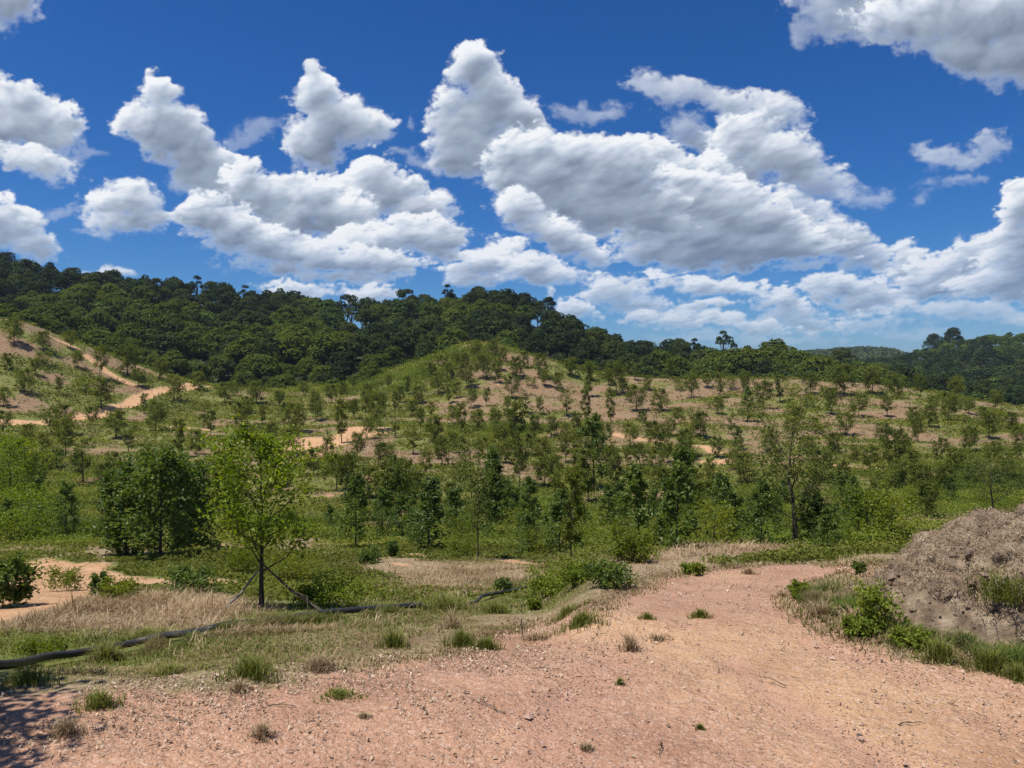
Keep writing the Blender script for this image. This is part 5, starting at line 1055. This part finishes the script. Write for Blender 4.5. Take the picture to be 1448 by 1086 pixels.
def build_tufts():
    rng = np.random.default_rng(81)
    T = [ (930, 905, 10, 40, 'd', 'low dry sprigs on the gravel right of the tiny dry tuft'), (760, 905, 14, 70, 'd', 'thin dry stalks right beside the withered seedling'), (480, 985, 12, 70, 'm', 'short yellowish sprigs at the gravel margin left of centre'), # px, foot, height, width (px), kind, label
        (556, 918, 30, 48, 'g', 'bright green grass tuft standing alone left of centre'), (652, 916, 30, 44, 'g', 'green grass tuft right of the bright one'), (688, 918, 20, 44, 'g', 'low spreading grass tuft on the gravel edge near centre'),
        (355, 960, 36, 84, 'g', 'broad dense grey-green grass clump below the pipe'), (890, 918, 24, 26, 'd', 'thin dry tuft on gravel right of centre'), (990, 873, 14, 32, 'g', 'small green tuft in the middle of the gravel road bend'),
        (452, 948, 28, 40, 'd', 'brown dry tuft right of the broad grass clump'), (338, 978, 20, 28, 'd', 'tiny dry weed below the broad grass clump'), (640, 893, 34, 28, 'd', 'dry brown tuft behind the green grass tufts'),
        (822, 884, 20, 90, 'g', 'sparse green grass patch left of the gravel road bend'), (800, 872, 16, 60, 'g', 'thin grass patch on gravel edge below the fresh bush'), (95, 1040, 30, 56, 'd', 'dry tuft in the shade at bottom left'), (140, 1000, 26, 60, 'm', 'yellowish tuft just right of the corner shade'),
        (877, 967, 9, 14, 'g', 'tiny green sprout on open gravel at centre'), (990, 1031, 9, 14, 'g', 'tiny green sprout on gravel in the foreground'), (370, 1043, 24, 34, 'd', 'bare dry twiggy weed in left foreground'), (205, 905, 20, 60, 'm', 'yellowish grass clump growing over the pipe'), (150, 935, 30, 40, 'm', 'dry weed hiding part of the pipe at left'),
        (700, 870, 22, 70, 'g', 'loose green grass below the thin pipe end'), (630, 862, 26, 90, 'm', 'yellow-green grass clump covering the gap in the pipe'), (1060, 812, 12, 30, 'd', 'dry tuft on the far side of the road bend'), (915, 875, 10, 24, 'g', 'small tuft on the gravel beside the road bend'),
        (1205, 885, 30, 60, 'd', 'grey dry grass on right verge before the mound'), (1160, 872, 26, 70, 'd', 'grey-green dry grass clump near the bright seedling'), (1330, 935, 34, 60, 'g', 'green grass clump below the middle of the mound'), (1400, 948, 34, 60, 'g', 'green grass clump at the right foot of the mound'), (1440, 962, 26, 40, 'g', 'grass clump cut by the right edge below the mound'), (1270, 912, 30, 40, 'g', 'bright grass clump at the left foot of the mound'),
        (830, 1060, 12, 20, 'd', 'small dark dry weed in the centre foreground'), (515, 1015, 10, 18, 'd', 'tiny dry sprig in left foreground'), (1108, 846, 14, 30, 'd', 'dry tuft at the inner edge of right verge'), (40, 968, 26, 90, 'g', 'short green grass under the left end of the pipe'), (240, 955, 20, 80, 'm', 'thin yellowish grass below the pipe')]
    for px, py, hp, wp, kd, lab in T:
        p = cast(px, py, 2.5); s = p[1] / F; h = hp * s; w = wp * s; n = int(110 + 320 * min(1, (wp / 70)) * (1.0 if kd != 'd' else .45))
        a = rng.uniform(0, 6.28, n); r = np.abs(rng.normal(0, .55, n)) * w * .5 * (1 + .5 * np.sin(a * 3 + px)) * 1.1; r = np.minimum(r, w * .56); x = p[0] + r * np.cos(a); y = p[1] + r * np.sin(a) * .8; P = np.stack([x, y, height(x, y) - .004], 1) - p
        V, f, at = blades(rng, P, h * np.clip(1.25 - .5 * r / (w * .5 + 1e-6), .45, 1.25), .0035 + .0006 * p[1], .65 if kd == 'g' else .9, tint=np.clip(rng.normal(.55 if kd != 'm' else .9, .2, n), 0, 1))
        if kd == 'd' and hp > 9:
            tw = []
            for j in range(6):
                b = rng.uniform(0, 6.28); e = np.array([math.cos(b) * w * .4, math.sin(b) * w * .3, h * rng.uniform(.6, 1.1)]); tw.append(tube([[0, 0, 0], e * .5 + rng.normal(0, .01, 3), e], [.0022, .0015, .0006], 4))
            tv, tf, _ = merge(tw); V, f, at = merge([(V, f, at), (tv, tf, {'tint': np.full(len(tv), .1)})])
        o = link('grass_tuft', mesh_np('grass_tuft', V, f, at), M['straw'] if kd == 'd' else M['grass']); o.location = p
        tag(o, lab, 'grass tuft', 'grass tufts around the clearing')
    # tuft on top of the mound
    x, y = 1420 - CX, 0; yy = 5.35; xx = (1418 - CX) / F * yy; p = np.array([xx, yy - .55, 0]); p[0] = (1418 - CX) / F * p[1]; p[2] = float(mound_z(np.array([p[0]]), np.array([p[1]]))[0]) - .01
    n = 260; P = rng.normal(0, .07, (n, 3)) * [1, 1, 0]; V, f, at = blades(rng, P, .23, .0065, .9, tint=np.clip(rng.normal(.35, .2, n), 0, 1)); o = link('grass_tuft', mesh_np('grass_tuft', V, f, at), M['grass']); o.location = p
    tag(o, 'dark green grass tuft sprouting high on the earth mound', 'grass tuft', 'grass tufts around the clearing')
    # withered seedling in the middle, with a stub beside it
    p = cast(738, 905, 3); tw = [tube([[0, 0, 0], [.005, 0, .07], [-.004, .01, .15]], [.004, .003, .002], 5)]
    for j in range(9):
        z0 = rng.uniform(.04, .14); b = rng.uniform(0, 6.28); l = rng.uniform(.03, .07); tw.append(tube([[0, 0, z0], [math.cos(b) * l * .6, math.sin(b) * l * .6, z0 + l * .3], [math.cos(b) * l, math.sin(b) * l, z0 + l * .9]], [.002, .0014, .0007], 4))
    V, f, at = merge(tw); o = link('dead_seedling', mesh_np('dead_seedling', V, f), M['bark_dark']); o.location = p; tag(o, 'withered brown seedling standing on the gravel edge near centre', 'dead plant')
    p = cast(737, 868, 3); V, f, at = merge([tube([[0, 0, -.01], [.003, 0, .09]], [.006, .005], 6), tube([[.03, .02, -.01], [.032, .02, .06]], [.004, .004], 6)]); o = link('cut_stub', mesh_np('cut_stub', V, f), M['bark_dark']); o.location = p; tag(o, 'two short cut stems behind the withered seedling', 'dead plant')
build_tufts()

def build_twigs():
    rng = np.random.default_rng(83); T = [(600, 1005, 'curved dark twig on the gravel below the broad grass clump'), (775, 948, 'thin forked twig lying right of the withered seedling'), (1290, 1025, 'short dark twig on the yellowish gravel at right'), (1085, 962, 'tiny pale twig in the middle of the clearing'), (400, 1000, 'thin dry twig among litter at left foreground'), (250, 1020, 'bent dry twig near the corner shade'), (520, 955, 'dry root-like twig below the bright green tuft'), (935, 1062, 'small dark twig at bottom centre right'), (690, 1000, 'little forked twig in the centre foreground'), (180, 965, 'grey stick lying between the grass clumps at left')]
    for px, py, lab in T:
        p = cast(px, py, 2.5); a = rng.uniform(0, 6.28); l = rng.uniform(.05, .12); k = 7; t = np.linspace(-1, 1, k)
        q = np.stack([np.cos(a) * l * t + rng.normal(0, .06 * l, k), np.sin(a) * l * t + rng.normal(0, .06 * l, k), .004 + .010 * (1 - t * t)], 1); parts = [tube(q, np.linspace(.0032, .0012, k), 5)]
        for j in (2, 4): b = a + rng.choice([-1, 1]) * rng.uniform(.5, 1); e = q[j] + np.array([math.cos(b), math.sin(b), .12]) * l * .5; parts.append(tube([q[j], (q[j] + e) / 2 + [0, 0, .004], e], [.0018, .0013, .0007], 4))
        V, f, _ = merge(parts); o = link('dry_twig', mesh_np('dry_twig', V, f, smooth=True), M['bark_dark' if 'dark' in lab else 'bark']); o.location = p; tag(o, lab, 'twig', 'twigs lying on the gravel')
build_twigs()

def build_pipe():
    pix = PIPE_PIX
    pts = np.array([cast(a, b + 3, 3) for a, b in pix]); R = .029
    t = np.linspace(0, len(pts) - 1, 140); P = np.stack([np.interp(t, np.arange(len(pts)), pts[:, j]) for j in range(3)], 1)
    k = np.exp(-np.linspace(-1.6, 1.6, 13) ** 2); k /= k.sum(); P = np.stack([np.convolve(np.pad(P[:, j], 6, 'edge'), k, 'valid') for j in range(3)], 1)
    g = height(P[:, 0], P[:, 1]); P[:, 2] = np.convolve(np.pad(g, 6, 'edge'), k, 'valid') + R * 1.15 + .03
    sunk = smooth(590, 605, CX + F * P[:, 0] / P[:, 1]) * (1 - smooth(672, 684, CX + F * P[:, 0] / P[:, 1])); P[:, 2] -= sunk * .055
    rad = np.where(CX + F * P[:, 0] / P[:, 1] > 640, R * .72, R)
    o = link('water_pipe', mesh_np('water_pipe', *tube(P, rad, 14)[:2], smooth=True), M['pipe'])
    tag(o, 'long black plastic water pipe lying along the grassy edge of the clearing', 'pipe')
    for px_ in (268, 590):
        i = int(np.argmin(abs(CX + F * P[:, 0] / P[:, 1] - px_))); c = P[max(i - 1, 0):i + 2]
        d = c[-1] - c[0]; d /= np.linalg.norm(d); q = np.array([P[i] - d * .07, P[i] - d * .068, P[i] + d * .068, P[i] + d * .07])
        link('coupling', mesh_np('coupling', *tube(q, [R * .6, R * 1.16, R * 1.16, R * .6], 14)[:2]), M['pipe'], o)
build_pipe()

# ------------------------------------------------------------------ the air: a faint even haze
def build_haze():
    V = [(sx, sy, sz) for sx in (-1300, 1300) for sy in (-60, 3400) for sz in (-30, 140)]
    f = np.array([(0, 1, 3, 2), (4, 6, 7, 5), (0, 4, 5, 1), (2, 3, 7, 6), (0, 2, 6, 4), (1, 5, 7, 3)])
    m, nt, N, L = material('haze'); v = N.new('ShaderNodeVolumePrincipled'); v.inputs['Density'].default_value = .00013; v.inputs['Color'].default_value = (.62, .78, 1, 1); v.inputs['Anisotropy'].default_value = .2
    o = N.new('ShaderNodeOutputMaterial'); L.new(v.outputs[0], o.inputs['Volume'])
    tag(link('haze', mesh_np('haze', V, [f]), m), 'thin blue haze of a hot midday over the hills', kind='stuff')
build_haze()
